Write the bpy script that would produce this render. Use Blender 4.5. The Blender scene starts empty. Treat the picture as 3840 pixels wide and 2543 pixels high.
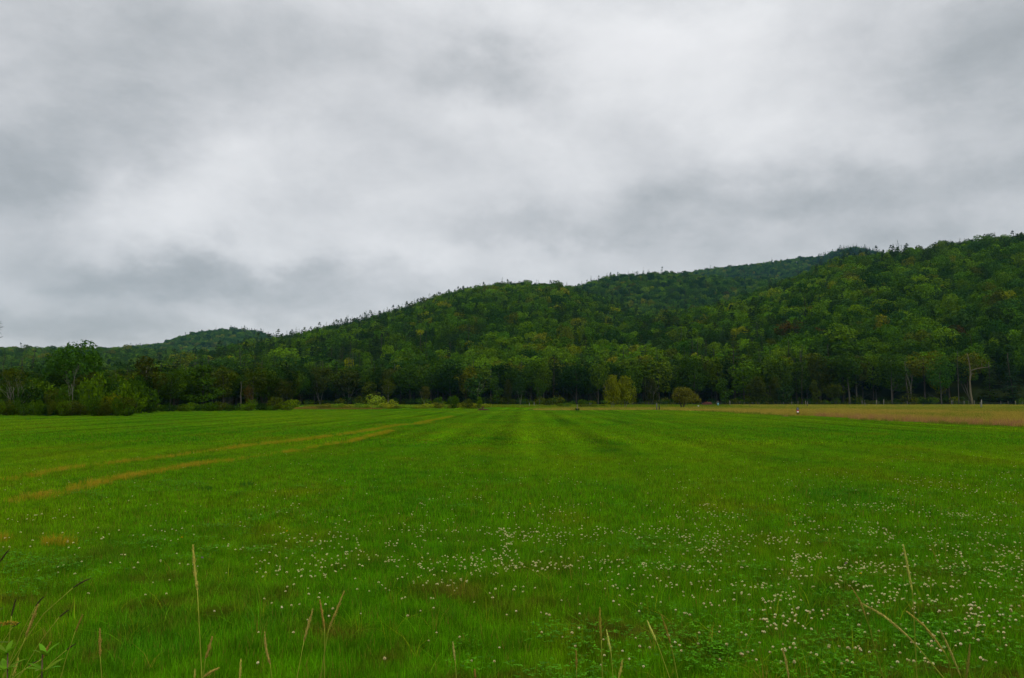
import bpy, math, random
import numpy as np
from mathutils import Vector, Matrix, noise

SC = bpy.context.scene
COL = SC.collection
R = math.radians
rng = np.random.default_rng(7)
random.seed(7)

# ------------------------------------------------------------------ camera
F, CX, CY, HOR, EYE = 2987.0, 1920.0, 1271.5, 1498.0, 2.0
PITCH = math.atan((HOR - CY) / F)
cam_d = bpy.data.cameras.new("camera")
cam_d.sensor_width = 36.0
cam_d.lens = 36.0 * F / 3840.0
cam_d.clip_start = 0.05
cam_d.clip_end = 9000
cam = bpy.data.objects.new("camera", cam_d)
COL.objects.link(cam)
cam.location = (0, 0, EYE)
cam.rotation_euler = (math.pi / 2 + PITCH, 0, 0)
SC.camera = cam
SC.render.resolution_x, SC.render.resolution_y = 1024, 678

# ------------------------------------------------------------------ render settings
SC.view_settings.view_transform = 'Standard'
SC.view_settings.look = 'None'
SC.view_settings.exposure = 0.22
SC.view_settings.gamma = 1.0
SC.view_settings.use_curve_mapping = False
SC.render.engine = 'CYCLES'
cy = SC.cycles
cy.use_denoising = True
cy.max_bounces = 5
cy.diffuse_bounces = 2
cy.glossy_bounces = 1
cy.transmission_bounces = 2
cy.volume_bounces = 1
cy.transparent_max_bounces = 8
cy.use_adaptive_sampling = True
cy.adaptive_threshold = 0.02


def ray(px, py):
    """world direction (x, 1, z) through a point of the 3840x2543 photograph"""
    u = (px - CX) / F
    v = -(py - CY) / F
    c, s = math.cos(PITCH), math.sin(PITCH)
    y = c - v * s
    z = s + v * c
    return u / y, z / y


def at(px, py, D):
    a, b = ray(px, py)
    return Vector((a * D, D, EYE + b * D))


def ground(px, py):
    a, b = ray(px, py)
    D = -EYE / b
    return Vector((a * D, D, 0))


# ------------------------------------------------------------------ node helpers
class NT:
    def __init__(self, tree):
        self.t = tree
        self.n = tree.nodes
        self.l = tree.links

    def node(self, typ, **kw):
        n = self.n.new(typ)
        for k, v in kw.items():
            setattr(n, k, v)
        return n

    def put(self, sock, v):
        if hasattr(v, 'is_output'):
            self.l.new(v, sock)
        elif v is not None:
            sock.default_value = v

    def math(self, op, a, b=None, c=None, clamp=False):
        n = self.node('ShaderNodeMath', operation=op, use_clamp=clamp)
        self.put(n.inputs[0], a)
        if b is not None: self.put(n.inputs[1], b)
        if c is not None: self.put(n.inputs[2], c)
        return n.outputs[0]

    def vmath(self, op, a, b=None, out=0):
        n = self.node('ShaderNodeVectorMath', operation=op)
        self.put(n.inputs[0], a)
        if b is not None: self.put(n.inputs[1], b)
        return n.outputs[out]

    def noise(self, vec, scale, detail=3, rough=0.5, out='Fac', dist=0.0):
        n = self.node('ShaderNodeTexNoise')
        self.put(n.inputs['Vector'], vec)
        n.inputs['Scale'].default_value = scale
        n.inputs['Detail'].default_value = detail
        n.inputs['Roughness'].default_value = rough
        n.inputs['Distortion'].default_value = dist
        return n.outputs[out]

    def mix(self, fac, a, b, blend='MIX'):
        n = self.node('ShaderNodeMix', data_type='RGBA', blend_type=blend)
        self.put(n.inputs[0], fac)
        self.put(n.inputs[6], a)
        self.put(n.inputs[7], b)
        return n.outputs[2]

    def ramp(self, fac, stops, interp='LINEAR'):
        n = self.node('ShaderNodeValToRGB')
        cr = n.color_ramp
        cr.interpolation = interp
        while len(cr.elements) < len(stops): cr.elements.new(0.5)
        for e, (p, c) in zip(cr.elements, stops):
            e.position = p
            e.color = (*c, 1) if len(c) == 3 else c
        self.put(n.inputs[0], fac)
        return n.outputs[0]

    def maprange(self, v, a, b, c=0.0, d=1.0, smooth=True):
        n = self.node('ShaderNodeMapRange')
        n.interpolation_type = 'SMOOTHSTEP' if smooth else 'LINEAR'
        self.put(n.inputs[0], v)
        for i, x in enumerate((a, b, c, d)): n.inputs[i + 1].default_value = x
        return n.outputs[0]


# ------------------------------------------------------------------ sky
world = bpy.data.worlds.new("World")
SC.world = world
world.use_nodes = True
w = NT(world.node_tree)
w.n.clear()
SUN_EL, SUN_AZ = R(58), R(150)
tc = w.node('ShaderNodeTexCoord').outputs['Generated']
sky = w.node('ShaderNodeTexSky', sky_type='NISHITA', sun_disc=False)
sky.sun_elevation = SUN_EL
sky.sun_rotation = SUN_AZ
sep = w.node('ShaderNodeSeparateXYZ'); w.l.new(tc, sep.inputs[0])
zz = w.math('ADD', w.math('ABSOLUTE', sep.outputs[2]), 0.24)
comb = w.node('ShaderNodeCombineXYZ')
w.l.new(w.math('DIVIDE', sep.outputs[0], zz), comb.inputs[0])
w.l.new(w.math('DIVIDE', sep.outputs[1], zz), comb.inputs[1])
plane = comb.outputs[0]                                   # the cloud base seen as a flat sheet overhead
nA = w.noise(plane, 0.55, 5, 0.5, dist=0.3)
nB = w.noise(plane, 2.6, 8, 0.58, dist=0.3)
sq = w.vmath('MULTIPLY', tc, (1, 1, 1.7))
wv = w.noise(sq, 3.0, 5, 0.6, 'Color')
warp = w.vmath('SCALE', w.vmath('SUBTRACT', wv, (0.5, 0.5, 0.5)))
warp.node.inputs['Scale'].default_value = 0.16
dirw = w.vmath('ADD', tc, warp)
wv2 = w.noise(sq, 7.0, 6, 0.6, 'Color')
nD = w.noise(sq, 5.0, 12, 0.62, dist=0.15)
warp2 = w.vmath('SCALE', w.vmath('SUBTRACT', wv2, (0.5, 0.5, 0.5)))
warp2.node.inputs['Scale'].default_value = 0.085
dirw = w.vmath('ADD', dirw, warp2)
BLOBS = [  # display px centre, half sizes, amount (thick and thin places of the cloud layer)
    (1480, 170, 320, 85, .15, -25), (1660, 60, 150, 80, .15, 0), (1230, 320, 260, 70, .10, -20), (570, 370, 200, 80, .16, 10),
    (700, 540, 450, 60, .11, 0), (1050, 450, 300, 60, .06, 0), (370, 480, 170, 60, .08, 0), (1900, 150, 150, 150, .03, 0),
    (2240, 290, 240, 45, .03, 0), (1000, 600, 260, 25, .03, 0), (900, 740, 300, 30, .04, 0),
    (200, 320, 240, 90, -.16, 15), (60, 480, 150, 90, -.10, 0), (1110, 190, 120, 65, -.15, 0), (520, 640, 290, 48, -.17, 0),
    (2000, 410, 500, 55, -.13, 0), (1700, 500, 420, 45, -.09, 0), (150, 765, 420, 40, -.11, 0), (700, 90, 480, 80, -.05, 0),
    (2340, 120, 170, 150, -.13, 0), (2140, 190, 110, 70, -.06, 0), (1150, 530, 300, 30, -.07, 0), (2200, 540, 300, 40, -.07, 0),
    (60, 60, 220, 90, -.05, 0), (700, 480, 90, 30, -.05, 0), (1950, 560, 400, 25, -.03, 0), (2200, 60, 200, 60, -.05, 0),
    (1500, 430, 160, 50, -.06, 0),
]
val = w.math('MULTIPLY_ADD', nA, 0.14, 0.650 - 0.07)
val = w.math('ADD', val, w.math('MULTIPLY_ADD', nB, 0.10, -0.05))
val = w.math('ADD', val, w.math('MULTIPLY_ADD', nD, 0.56, -0.27))
K = 3840 / 2368
for (bx, by, rx, ry, amp, tilt) in BLOBS:
    c = Vector((ray(bx * K, by * K)[0], 1, ray(bx * K, by * K)[1])).normalized()
    r_ = c.cross(Vector((0, 0, 1))).normalized()
    u_ = r_.cross(c).normalized()
    t = R(-tilt)
    r2 = r_ * math.cos(t) - u_ * math.sin(t)
    u2 = r_ * math.sin(t) + u_ * math.cos(t)
    sx, sy = rx * K / F, ry * K / F
    d = w.vmath('SUBTRACT', dirw, tuple(c))
    a = w.vmath('DOT_PRODUCT', d, tuple(r2 / sx), 1)
    b = w.vmath('DOT_PRODUCT', d, tuple(u2 / sy), 1)
    e = w.vmath('DOT_PRODUCT', d, tuple(c / (sx * 1.2)), 1)
    s = w.math('MULTIPLY_ADD', b, b, w.math('MULTIPLY', a, a))
    s = w.math('MULTIPLY_ADD', e, e, s)
    g = w.math('POWER', 0.5, w.math('POWER', s, 1.35))
    val = w.math('MULTIPLY_ADD', g, amp * 1.2, val)
cloud = w.ramp(val, [(0.20, (0.21, 0.23, 0.24)), (0.45, (0.39, 0.41, 0.425)), (0.65, (0.57, 0.58, 0.595)), (0.85, (0.72, 0.725, 0.735)), (1.0, (0.80, 0.80, 0.81))])
skyc = w.vmath('SCALE', sky.outputs[0]); skyc.node.inputs['Scale'].default_value = 0.10
# an overcast sky grows brighter towards the zenith
cloud = w.vmath('SCALE', cloud); w.l.new(w.maprange(sep.outputs[2], 0.40, 1.0, 1.0, 1.75, False), cloud.node.inputs['Scale'])
col = w.mix(0.93, skyc, cloud)
bg = w.node('ShaderNodeBackground')
w.l.new(col, bg.inputs[0]); bg.inputs[1].default_value = 1.0
wo = w.node('ShaderNodeOutputWorld'); w.l.new(bg.outputs[0], wo.inputs[0])

sun_d = bpy.data.lights.new("sun", 'SUN')
sun_d.energy = 1.5
sun_d.angle = R(20)
sun_d.color = (1.0, 0.96, 0.9)
sun = bpy.data.objects.new("sun", sun_d); COL.objects.link(sun)
sd = Vector((math.sin(SUN_AZ) * math.cos(SUN_EL), math.cos(SUN_AZ) * math.cos(SUN_EL), math.sin(SUN_EL)))
sun.rotation_euler = sd.to_track_quat('Z', 'Y').to_euler()


# ------------------------------------------------------------------ materials
def material(name, base, rough=0.8, trans=0.0, spec=0.2):
    """base: colour or a function(NT) -> colour socket"""
    m = bpy.data.materials.new(name)
    m.use_nodes = True
    t = NT(m.node_tree)
    t.n.clear()
    p = t.node('ShaderNodeBsdfPrincipled')
    c = base(t) if callable(base) else (*base, 1)
    t.put(p.inputs['Base Color'], c)
    p.inputs['Roughness'].default_value = rough
    p.inputs['Specular IOR Level'].default_value = spec
    out = p.outputs[0]
    if trans:
        tr = t.node('ShaderNodeBsdfTranslucent')
        t.put(tr.inputs[0], c)
        mx = t.node('ShaderNodeMixShader')
        mx.inputs[0].default_value = trans
        t.l.new(p.outputs[0], mx.inputs[1]); t.l.new(tr.outputs[0], mx.inputs[2])
        out = mx.outputs[0]
    o = t.node('ShaderNodeOutputMaterial')
    t.l.new(out, o.inputs[0])
    return m


def attr(t, name, typ='GEOMETRY', out='Color'):
    n = t.node('ShaderNodeAttribute', attribute_name=name, attribute_type=typ)
    return n.outputs[out]


def leafvar(t, colr, lo=0.62, hi=1.4):
    """each leaf a little lighter, darker or yellower than its plant"""
    v = attr(t, 'leaf', out='Fac')
    k = t.maprange(v, 0, 1, lo, hi, False)
    s = t.vmath('SCALE', colr)
    t.l.new(k, s.node.inputs['Scale'])
    return s


M_LEAF = material('foliage', lambda t: leafvar(t, t.node('ShaderNodeObjectInfo').outputs['Color']), 0.85, 0.3, 0.03)
M_LEAFI = material('hill_foliage', lambda t: leafvar(t, attr(t, 'tint', 'INSTANCER'), 0.72, 1.35), 0.85, 0.3, 0.02)


def bark(t):
    c = t.node('ShaderNodeObjectInfo').outputs['Color']
    co = t.node('ShaderNodeTexCoord').outputs['Object']
    mp = t.vmath('MULTIPLY', co, (1, 1, 0.15))
    n = t.noise(mp, 9, 4, 0.7)
    s = t.vmath('SCALE', c)
    t.l.new(t.maprange(n, 0.25, 0.75, 0.55, 1.3), s.node.inputs['Scale'])
    return s


M_BARK = material('bark', bark, 0.9, 0, 0.1)


def meadow(t, kind=0):
    """green of the meadow by place: mowing swathes, patches of other grasses, worn spots"""
    pos = t.node('ShaderNodeNewGeometry').outputs['Position']
    flat = t.vmath('MULTIPLY', pos, (1, 1, 0))
    big = t.noise(t.vmath('MULTIPLY', flat, (1, 0.55, 1)), 0.055, 4, 0.55)
    mid = t.noise(t.vmath('MULTIPLY', flat, (1, 0.6, 1)), 0.35, 4, 0.6)
    small = t.noise(flat, 2.2, 3, 0.6)
    c = t.mix(t.maprange(big, 0.36, 0.64), (0.064, 0.205, 0.0010, 1), (0.126, 0.250, 0.0010, 1))
    c = t.mix(t.math('MULTIPLY', t.maprange(mid, 0.50, 0.68), 0.7), c, (0.135, 0.195, 0.002, 1))
    c = t.mix(t.math('MULTIPLY', t.maprange(mid, 0.47, 0.30), 0.75), c, (0.035, 0.160, 0.003, 1))
    sp = t.node('ShaderNodeSeparateXYZ'); t.l.new(pos, sp.inputs[0])
    # mowing swathes run away from the road
    xx = t.math('MULTIPLY_ADD', sp.outputs[1], -0.018, sp.outputs[0])
    xx = t.math('MULTIPLY_ADD', t.noise(t.vmath('MULTIPLY', flat, (0.3, 1, 1)), 0.03, 2), 1.2, xx)
    wv = t.math('SINE', t.math('MULTIPLY', xx, 2 * math.pi / 2.3))
    wv = t.math('MULTIPLY_ADD', t.math('SINE', t.math('MULTIPLY', xx, 2 * math.pi / 5.3)), 0.8, wv)
    wv = t.math('MULTIPLY', wv, 0.6)
    amt = t.math('MULTIPLY', t.maprange(sp.outputs[1], 12, 45), t.maprange(t.noise(flat, 0.04, 2), 0.35, 0.6))
    sw = t.maprange(t.math('MULTIPLY', wv, amt), -1, 1, 0.66, 1.34, False)
    s = t.vmath('SCALE', c); t.l.new(sw, s.node.inputs['Scale'])
    # thin worn places near the road
    worn = t.math('MULTIPLY', t.maprange(t.noise(flat, 0.8, 4, 0.6), 0.50, 0.66), t.maprange(sp.outputs[1], 13, 6, 0, 0.85))
    s = t.mix(worn, s, (0.105, 0.085, 0.008, 1))
    s2 = t.vmath('SCALE', s); t.l.new(t.maprange(small, 0.3, 0.7, 0.72, 1.28), s2.node.inputs['Scale'])
    return s2


def meadow_ground(t):
    c = meadow(t)
    pos = t.node('ShaderNodeNewGeometry').outputs['Position']
    n = t.noise(t.vmath('MULTIPLY', pos, (1, 0.35, 1)), 7.0, 4, 0.75)
    sp = t.node('ShaderNodeSeparateXYZ'); t.l.new(pos, sp.inputs[0])
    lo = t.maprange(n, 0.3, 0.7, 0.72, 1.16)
    near = t.maprange(sp.outputs[1], 60, 140, 0.45, 0.70)     # turf colour scaled darker close by, lighter further off
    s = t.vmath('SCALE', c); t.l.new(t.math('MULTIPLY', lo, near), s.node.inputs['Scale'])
    return s


def blade(t):
    c = meadow(t)
    v = attr(t, 'leaf', out='Fac')
    h = attr(t, 'tip', out='Fac')
    s = t.vmath('SCALE', c); t.l.new(t.maprange(v, 0, 0.92, 0.45, 1.75, False), s.node.inputs['Scale'])
    dry = t.math('GREATER_THAN', v, 0.93)
    s = t.mix(dry, s, (0.20, 0.17, 0.02, 1))
    return s


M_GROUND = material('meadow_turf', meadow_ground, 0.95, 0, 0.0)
M_BLADE = material('grass_blade', blade, 0.7, 0.4, 0.05)
M_TINT = material('dry_grass_blade', lambda t: leafvar(t, attr(t, 'tint', 'INSTANCER'), 0.7, 1.35), 0.8, 0.35, 0.03)
M_HILL = material('hill_floor', lambda t: t.mix(t.noise(t.node('ShaderNodeNewGeometry').outputs['Position'], 0.06, 4), (0.008, 0.014, 0.003, 1), (0.02, 0.026, 0.005, 1)), 0.95, 0, 0.0)
M_CLW = material('clover_white', lambda t: leafvar(t, t.node('ShaderNodeObjectInfo').outputs['Color'], 0.75, 1.1), 0.8, 0.2, 0.1)
M_CLWI = material('clover_white_far', lambda t: leafvar(t, t.mix(0.0, (0.88, 0.80, 0.40, 1), (0, 0, 0, 1)), 0.75, 1.1), 0.8, 0.2, 0.1)
M_CLB = material('clover_faded', (0.20, 0.11, 0.045), 0.9, 0.1, 0.05)
M_STEM = material('green_stem', (0.07, 0.15, 0.008), 0.7, 0.1, 0.2)
M_STRAW = material('straw_stem', (0.27, 0.30, 0.025), 0.7, 0.1, 0.2)
M_SEED = material('seed_husk', lambda t: leafvar(t, t.node('ShaderNodeObjectInfo').outputs['Color'], 0.55, 1.5), 0.8, 0.15, 0.15)
M_PLANT = material('weed_leaf', lambda t: leafvar(t, t.node('ShaderNodeObjectInfo').outputs['Color'], 0.8, 1.2), 0.6, 0.35, 0.06)
M_CLEAF = material('clover_leaf', lambda t: leafvar(t, t.mix(0, (0.060, 0.20, 0.003, 1), (0, 0, 0, 1)), 0.5, 1.6), 0.7, 0.35, 0.05)


def woodgrain(t):
    c = t.node('ShaderNodeObjectInfo').outputs['Color']
    co = t.node('ShaderNodeTexCoord').outputs['Object']
    n = t.noise(t.vmath('MULTIPLY', co, (14, 14, 1.2)), 2.0, 5, 0.7)
    s = t.vmath('SCALE', c)
    t.l.new(t.maprange(n, 0.3, 0.7, 0.55, 1.3), s.node.inputs['Scale'])
    return s


M_WOOD = material('weathered_wood', woodgrain, 0.9, 0, 0.1)
M_PAINT = material('painted_plate', lambda t: t.node('ShaderNodeObjectInfo').outputs['Color'], 0.5, 0, 0.3)
M_WIRE = material('fence_wire', (0.12, 0.12, 0.12), 0.5, 0, 0.4)


# ------------------------------------------------------------------ mesh helpers
def mesh(name, V, Fs, mat, leaf=None, tip=None):
    """V (n,3); Fs list of (k, (m,k) int arrays) or one array; leaf per-vertex value"""
    if not isinstance(Fs, list): Fs = [Fs]
    me = bpy.data.meshes.new(name)
    V = np.asarray(V, dtype=np.float32)
    me.vertices.add(len(V)); me.vertices.foreach_set('co', V.ravel())
    loops = np.concatenate([f.ravel() for f in Fs]).astype(np.int32)
    tot = np.concatenate([np.full(len(f), f.shape[1], dtype=np.int32) for f in Fs])
    start = np.concatenate([[0], np.cumsum(tot)[:-1]]).astype(np.int32)
    me.loops.add(len(loops)); me.loops.foreach_set('vertex_index', loops)
    me.polygons.add(len(tot)); me.polygons.foreach_set('loop_start', start)
    try: me.polygons.foreach_set('loop_total', tot)
    except Exception: pass
    me.update(calc_edges=True)
    if leaf is not None:
        a = me.attributes.new('leaf', 'FLOAT', 'POINT'); a.data.foreach_set('value', np.asarray(leaf, dtype=np.float32))
    me.materials.append(mat)
    return me


class Bag:
    """collects pieces of one mesh"""
    def __init__(s): s.V, s.F, s.L, s.n = [], {}, [], 0
    def add(s, V, Fs, leaf=None):
        V = np.asarray(V, float)
        for f in (Fs if isinstance(Fs, list) else [Fs]):
            s.F.setdefault(f.shape[1], []).append(f + s.n)
        s.V.append(V); s.n += len(V)
        s.L.append(np.full(len(V), 0.5) if leaf is None else np.broadcast_to(leaf, (len(V),)))
    def mesh(s, name, mat):
        return mesh(name, np.concatenate(s.V), [np.concatenate(f) for f in s.F.values()], mat, np.concatenate(s.L))


def smooth(me):
    me.polygons.foreach_set('use_smooth', np.ones(len(me.polygons), dtype=bool)); return me


def unit(v): return v / np.maximum(np.linalg.norm(v, axis=-1, keepdims=True), 1e-9)


def leaves(bag, P, N, S, rg, asp=0.7, spread=0.6):
    """rhombic leaf clumps at P, facing N with scatter, of size S"""
    n = len(P)
    if n == 0: return
    N = unit(unit(N) + spread * unit(rg.normal(size=(n, 3))))
    T = unit(np.cross(N, rg.normal(size=(n, 3))))
    B = np.cross(N, T)
    S = np.broadcast_to(S, (n,))[:, None]
    V = np.stack([P - T * S * 0.5, P - B * S * 0.5 * asp + T * S * 0.08, P + T * S * 0.5, P + B * S * 0.5 * asp + N * S * 0.1], 1).reshape(-1, 3)
    f = np.arange(n * 4).reshape(n, 4)
    bag.add(V, f, np.repeat(rg.random(n), 4))


def tube(bag, P, rad, k=5, leaf=0.5):
    P = np.asarray(P, float); n = len(P)
    rad = np.broadcast_to(rad, (n,))
    T = unit(np.gradient(P, axis=0))
    ref = np.array([0.31, 0.95, 0.05])
    A = unit(np.cross(T, ref)); B = np.cross(T, A)
    an = np.arange(k) * 2 * np.pi / k
    ring = P[:, None] + rad[:, None, None] * (np.cos(an)[None, :, None] * A[:, None] + np.sin(an)[None, :, None] * B[:, None])
    i = np.arange(n - 1)[:, None] * k + np.arange(k)[None]
    j = np.arange(n - 1)[:, None] * k + (np.arange(k)[None] + 1) % k
    q = np.stack([i, j, j + k, i + k], -1).reshape(-1, 4)
    bag.add(ring.reshape(-1, 3), [q, np.array([list(range(k))[::-1]]), np.array([[(n - 1) * k + a for a in range(k)]])], leaf)


def obj(name, me, parent=None, loc=None, color=None):
    o = bpy.data.objects.new(name, me)
    COL.objects.link(o)
    if parent is not None: o.parent = parent
    if loc is not None: o.location = loc
    if color is not None: o.color = (*color, 1)
    return o


def tag(o, label=None, cat=None, group=None, kind=None):
    if label: o['label'] = label
    if cat: o['category'] = cat
    if group: o['group'] = group
    if kind: o['kind'] = kind
    return o


def empty(name, loc, label, cat, group=None):
    o = bpy.data.objects.new(name, None)
    o.empty_display_size = 0.3
    COL.objects.link(o); o.location = loc
    return tag(o, label, cat, group)


# ------------------------------------------------------------------ scatter by geometry nodes
def scatter(name, P, rot, scl, idx, tint, protos, label, mat_slots=None):
    me = bpy.data.meshes.new(name)
    n = len(P)
    me.vertices.add(n); me.vertices.foreach_set('co', np.asarray(P, np.float32).ravel())
    for nm, ty, arr, key in (('rot', 'FLOAT_VECTOR', rot, 'vector'), ('scl', 'FLOAT_VECTOR', scl, 'vector')):
        a = me.attributes.new(nm, ty, 'POINT'); a.data.foreach_set(key, np.asarray(arr, np.float32).ravel())
    a = me.attributes.new('pick', 'INT', 'POINT'); a.data.foreach_set('value', np.asarray(idx, np.int32))
    if tint is not None:
        a = me.attributes.new('tint', 'FLOAT_COLOR', 'POINT')
        a.data.foreach_set('color', np.concatenate([tint, np.ones((n, 1))], 1).astype(np.float32).ravel())
    o = obj(name, me)
    tag(o, label, None, None, 'stuff')
    c = bpy.data.collections.new(name + '_kinds')
    for i, pm in enumerate(protos):
        c.objects.link(bpy.data.objects.new('%s_kind_%02d' % (name, i), pm))
    g = bpy.data.node_groups.new(name + '_scatter', 'GeometryNodeTree')
    g.interface.new_socket('Geometry', in_out='INPUT', socket_type='NodeSocketGeometry')
    g.interface.new_socket('Geometry', in_out='OUTPUT', socket_type='NodeSocketGeometry')
    N, L = g.nodes, g.links
    gi, go = N.new('NodeGroupInput'), N.new('NodeGroupOutput')
    ip = N.new('GeometryNodeInstanceOnPoints')
    ci = N.new('GeometryNodeCollectionInfo')
    ci.inputs['Collection'].default_value = c
    ci.inputs['Separate Children'].default_value = True
    ci.inputs['Reset Children'].default_value = True
    def named(nm, ty):
        a = N.new('GeometryNodeInputNamedAttribute'); a.data_type = ty
        a.inputs['Name'].default_value = nm
        return a.outputs['Attribute']
    L.new(gi.outputs[0], ip.inputs['Points'])
    L.new(ci.outputs[0], ip.inputs['Instance'])
    ip.inputs['Pick Instance'].default_value = True
    L.new(named('pick', 'INT'), ip.inputs['Instance Index'])
    er = N.new('FunctionNodeEulerToRotation')
    L.new(named('rot', 'FLOAT_VECTOR'), er.inputs[0])
    L.new(er.outputs[0], ip.inputs['Rotation'])
    L.new(named('scl', 'FLOAT_VECTOR'), ip.inputs['Scale'])
    L.new(ip.outputs[0], go.inputs[0])
    md = o.modifiers.new('scatter', 'NODES'); md.node_group = g
    return o


# ------------------------------------------------------------------ terrain
def fbm(x, y, s, seed=0.0, oct=3):
    """cheap smooth value noise, vectorised"""
    out = 0; amp = 1; tot = 0
    for k in range(oct):
        X, Y = x / s + seed + 17.3 * k, y / s - seed + 9.1 * k
        xi, yi = np.floor(X), np.floor(Y)
        fx, fy = X - xi, Y - yi
        fx = fx * fx * (3 - 2 * fx); fy = fy * fy * (3 - 2 * fy)
        def h(a, b):
            v = np.sin(a * 127.1 + b * 311.7) * 43758.5453
            return v - np.floor(v)
        out = out + amp * ((h(xi, yi) * (1 - fx) + h(xi + 1, yi) * fx) * (1 - fy) + (h(xi, yi + 1) * (1 - fx) + h(xi + 1, yi + 1) * fx) * fy)
        tot += amp; amp *= 0.5; s = s / 2
    return out / tot


LAYERS = [  # foot, ridge distance, skyline (display px), canopy height taken off
    (325, 760, [(900, 860), (1100, 810), (1300, 752), (1361, 722), (1500, 720), (1600, 705), (1700, 686), (1760, 664), (1830, 640), (1900, 615), (1960, 594), (2060, 580), (2150, 571), (2200, 560), (2300, 546), (2368, 538), (2700, 500), (3000, 480)]),
    (330, 950, [(150, 890), (300, 862), (380, 842), (450, 826), (540, 806), (620, 790), (700, 776), (800, 748), (900, 724), (960, 704), (1000, 690), (1040, 677), (1100, 664), (1150, 657), (1200, 654), (1280, 658), (1330, 669), (1387, 692), (1500, 735), (1700, 790), (1900, 850)]),
    (760, 1350, [(1000, 800), (1200, 740), (1290, 684), (1340, 658), (1400, 638), (1460, 629), (1540, 623), (1590, 629), (1650, 636), (1750, 640), (1900, 640), (2200, 640), (2600, 700)]),
    (1300, 2100, [(1300, 760), (1500, 655), (1580, 628), (1640, 616), (1720, 610), (1800, 600), (1900, 588), (1940, 573), (1980, 567), (2020, 576), (2060, 590), (2300, 620), (2700, 700)]),
    (1300, 2000, [(0, 860), (150, 830), (240, 802), (300, 797), (370, 791), (410, 776), (460, 763), (540, 754), (600, 762), (640, 778), (700, 798), (900, 850)]),
    (600, 1400, [(-700, 794), (-300, 804), (0, 804), (100, 804), (200, 806), (300, 805), (400, 808), (500, 818), (700, 856)]),
]
_L = []
for r0, r1, sk in LAYERS:
    az, te = [], []
    for (px, py) in sk:
        a, b = ray(px * K, py * K)
        az.append(math.atan2(a, 1)); te.append(b / math.hypot(a, 1))
    _L.append((r0, r1, np.array(az), np.array(te)))


def H(x, y):
    az = np.arctan2(x, y); r = np.hypot(x, y)
    z = np.full_like(r, -1.5)
    for r0, r1, A, T in _L:
        te = np.interp(az, A, T)
        edge = np.clip(np.minimum(az - A[0], A[-1] - az) / 0.05 + 1, 0, 1)
        hr = np.maximum(EYE + te * r1 - 12.5, 0) * edge
        t = (r - r0) / (r1 - r0)
        up = 1.3 * t - 0.3 * t * t
        dn = 1 - 0.6 * np.clip((r - r1) / 700, 0, 1) ** 1.3
        s = np.where(t < 0, 0, np.where(t < 1, up, dn))
        wob = (fbm(x, y, 130, r1) - 0.5) * np.clip(hr / 3, 0, 26) * np.clip(t, 0, 1) * np.clip(1.6 - t * 1.3, 0.1, 1)
        z = np.maximum(z, hr * s + np.where(t > 0, wob, 0) * (hr > 8) - 0.6)
    return z


nr, na = 230, 260
rr = 285 * (2600 / 285) ** (np.arange(nr) / (nr - 1))
aa = np.linspace(R(-48), R(48), na)
RR, AA = np.meshgrid(rr, aa, indexing='ij')
X, Y = RR * np.sin(AA), RR * np.cos(AA)
Z = H(X, Y); Z[0] = -1.5
i = np.arange(nr - 1)[:, None] * na + np.arange(na - 1)[None]
q = np.stack([i, i + 1, i + na + 1, i + na], -1).reshape(-1, 4)[:, ::-1]
hills = obj('hills', smooth(mesh('hills', np.stack([X, Y, Z], -1).reshape(-1, 3), q, M_HILL)))
tag(hills, 'wooded hills rising behind the meadow to the right', None, None, 'structure')
# visibility horizon for culling trees hidden behind ridges
TAN = (Z + 9) / RR
CM = np.maximum.accumulate(TAN, axis=0)


def visible(x, y, z, h):
    az = np.arctan2(x, y); r = np.hypot(x, y)
    ia = np.clip(((az - aa[0]) / (aa[1] - aa[0])).round().astype(int), 0, na - 1)
    ir = np.clip(np.searchsorted(rr, r) - 2, 0, nr - 1)
    return (z + h - EYE) / r > CM[ir, ia] - 0.012


# meadow ground sheet
g = 4000
gv = np.array([(-g, -60, 0), (g, -60, 0), (g, g, 0), (-g, g, 0)])
meadow_o = obj('meadow', mesh('meadow', gv, np.array([[0, 1, 2, 3]]), M_GROUND))
tag(meadow_o, 'flat mown green meadow with swathes', None, None, 'structure')


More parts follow.
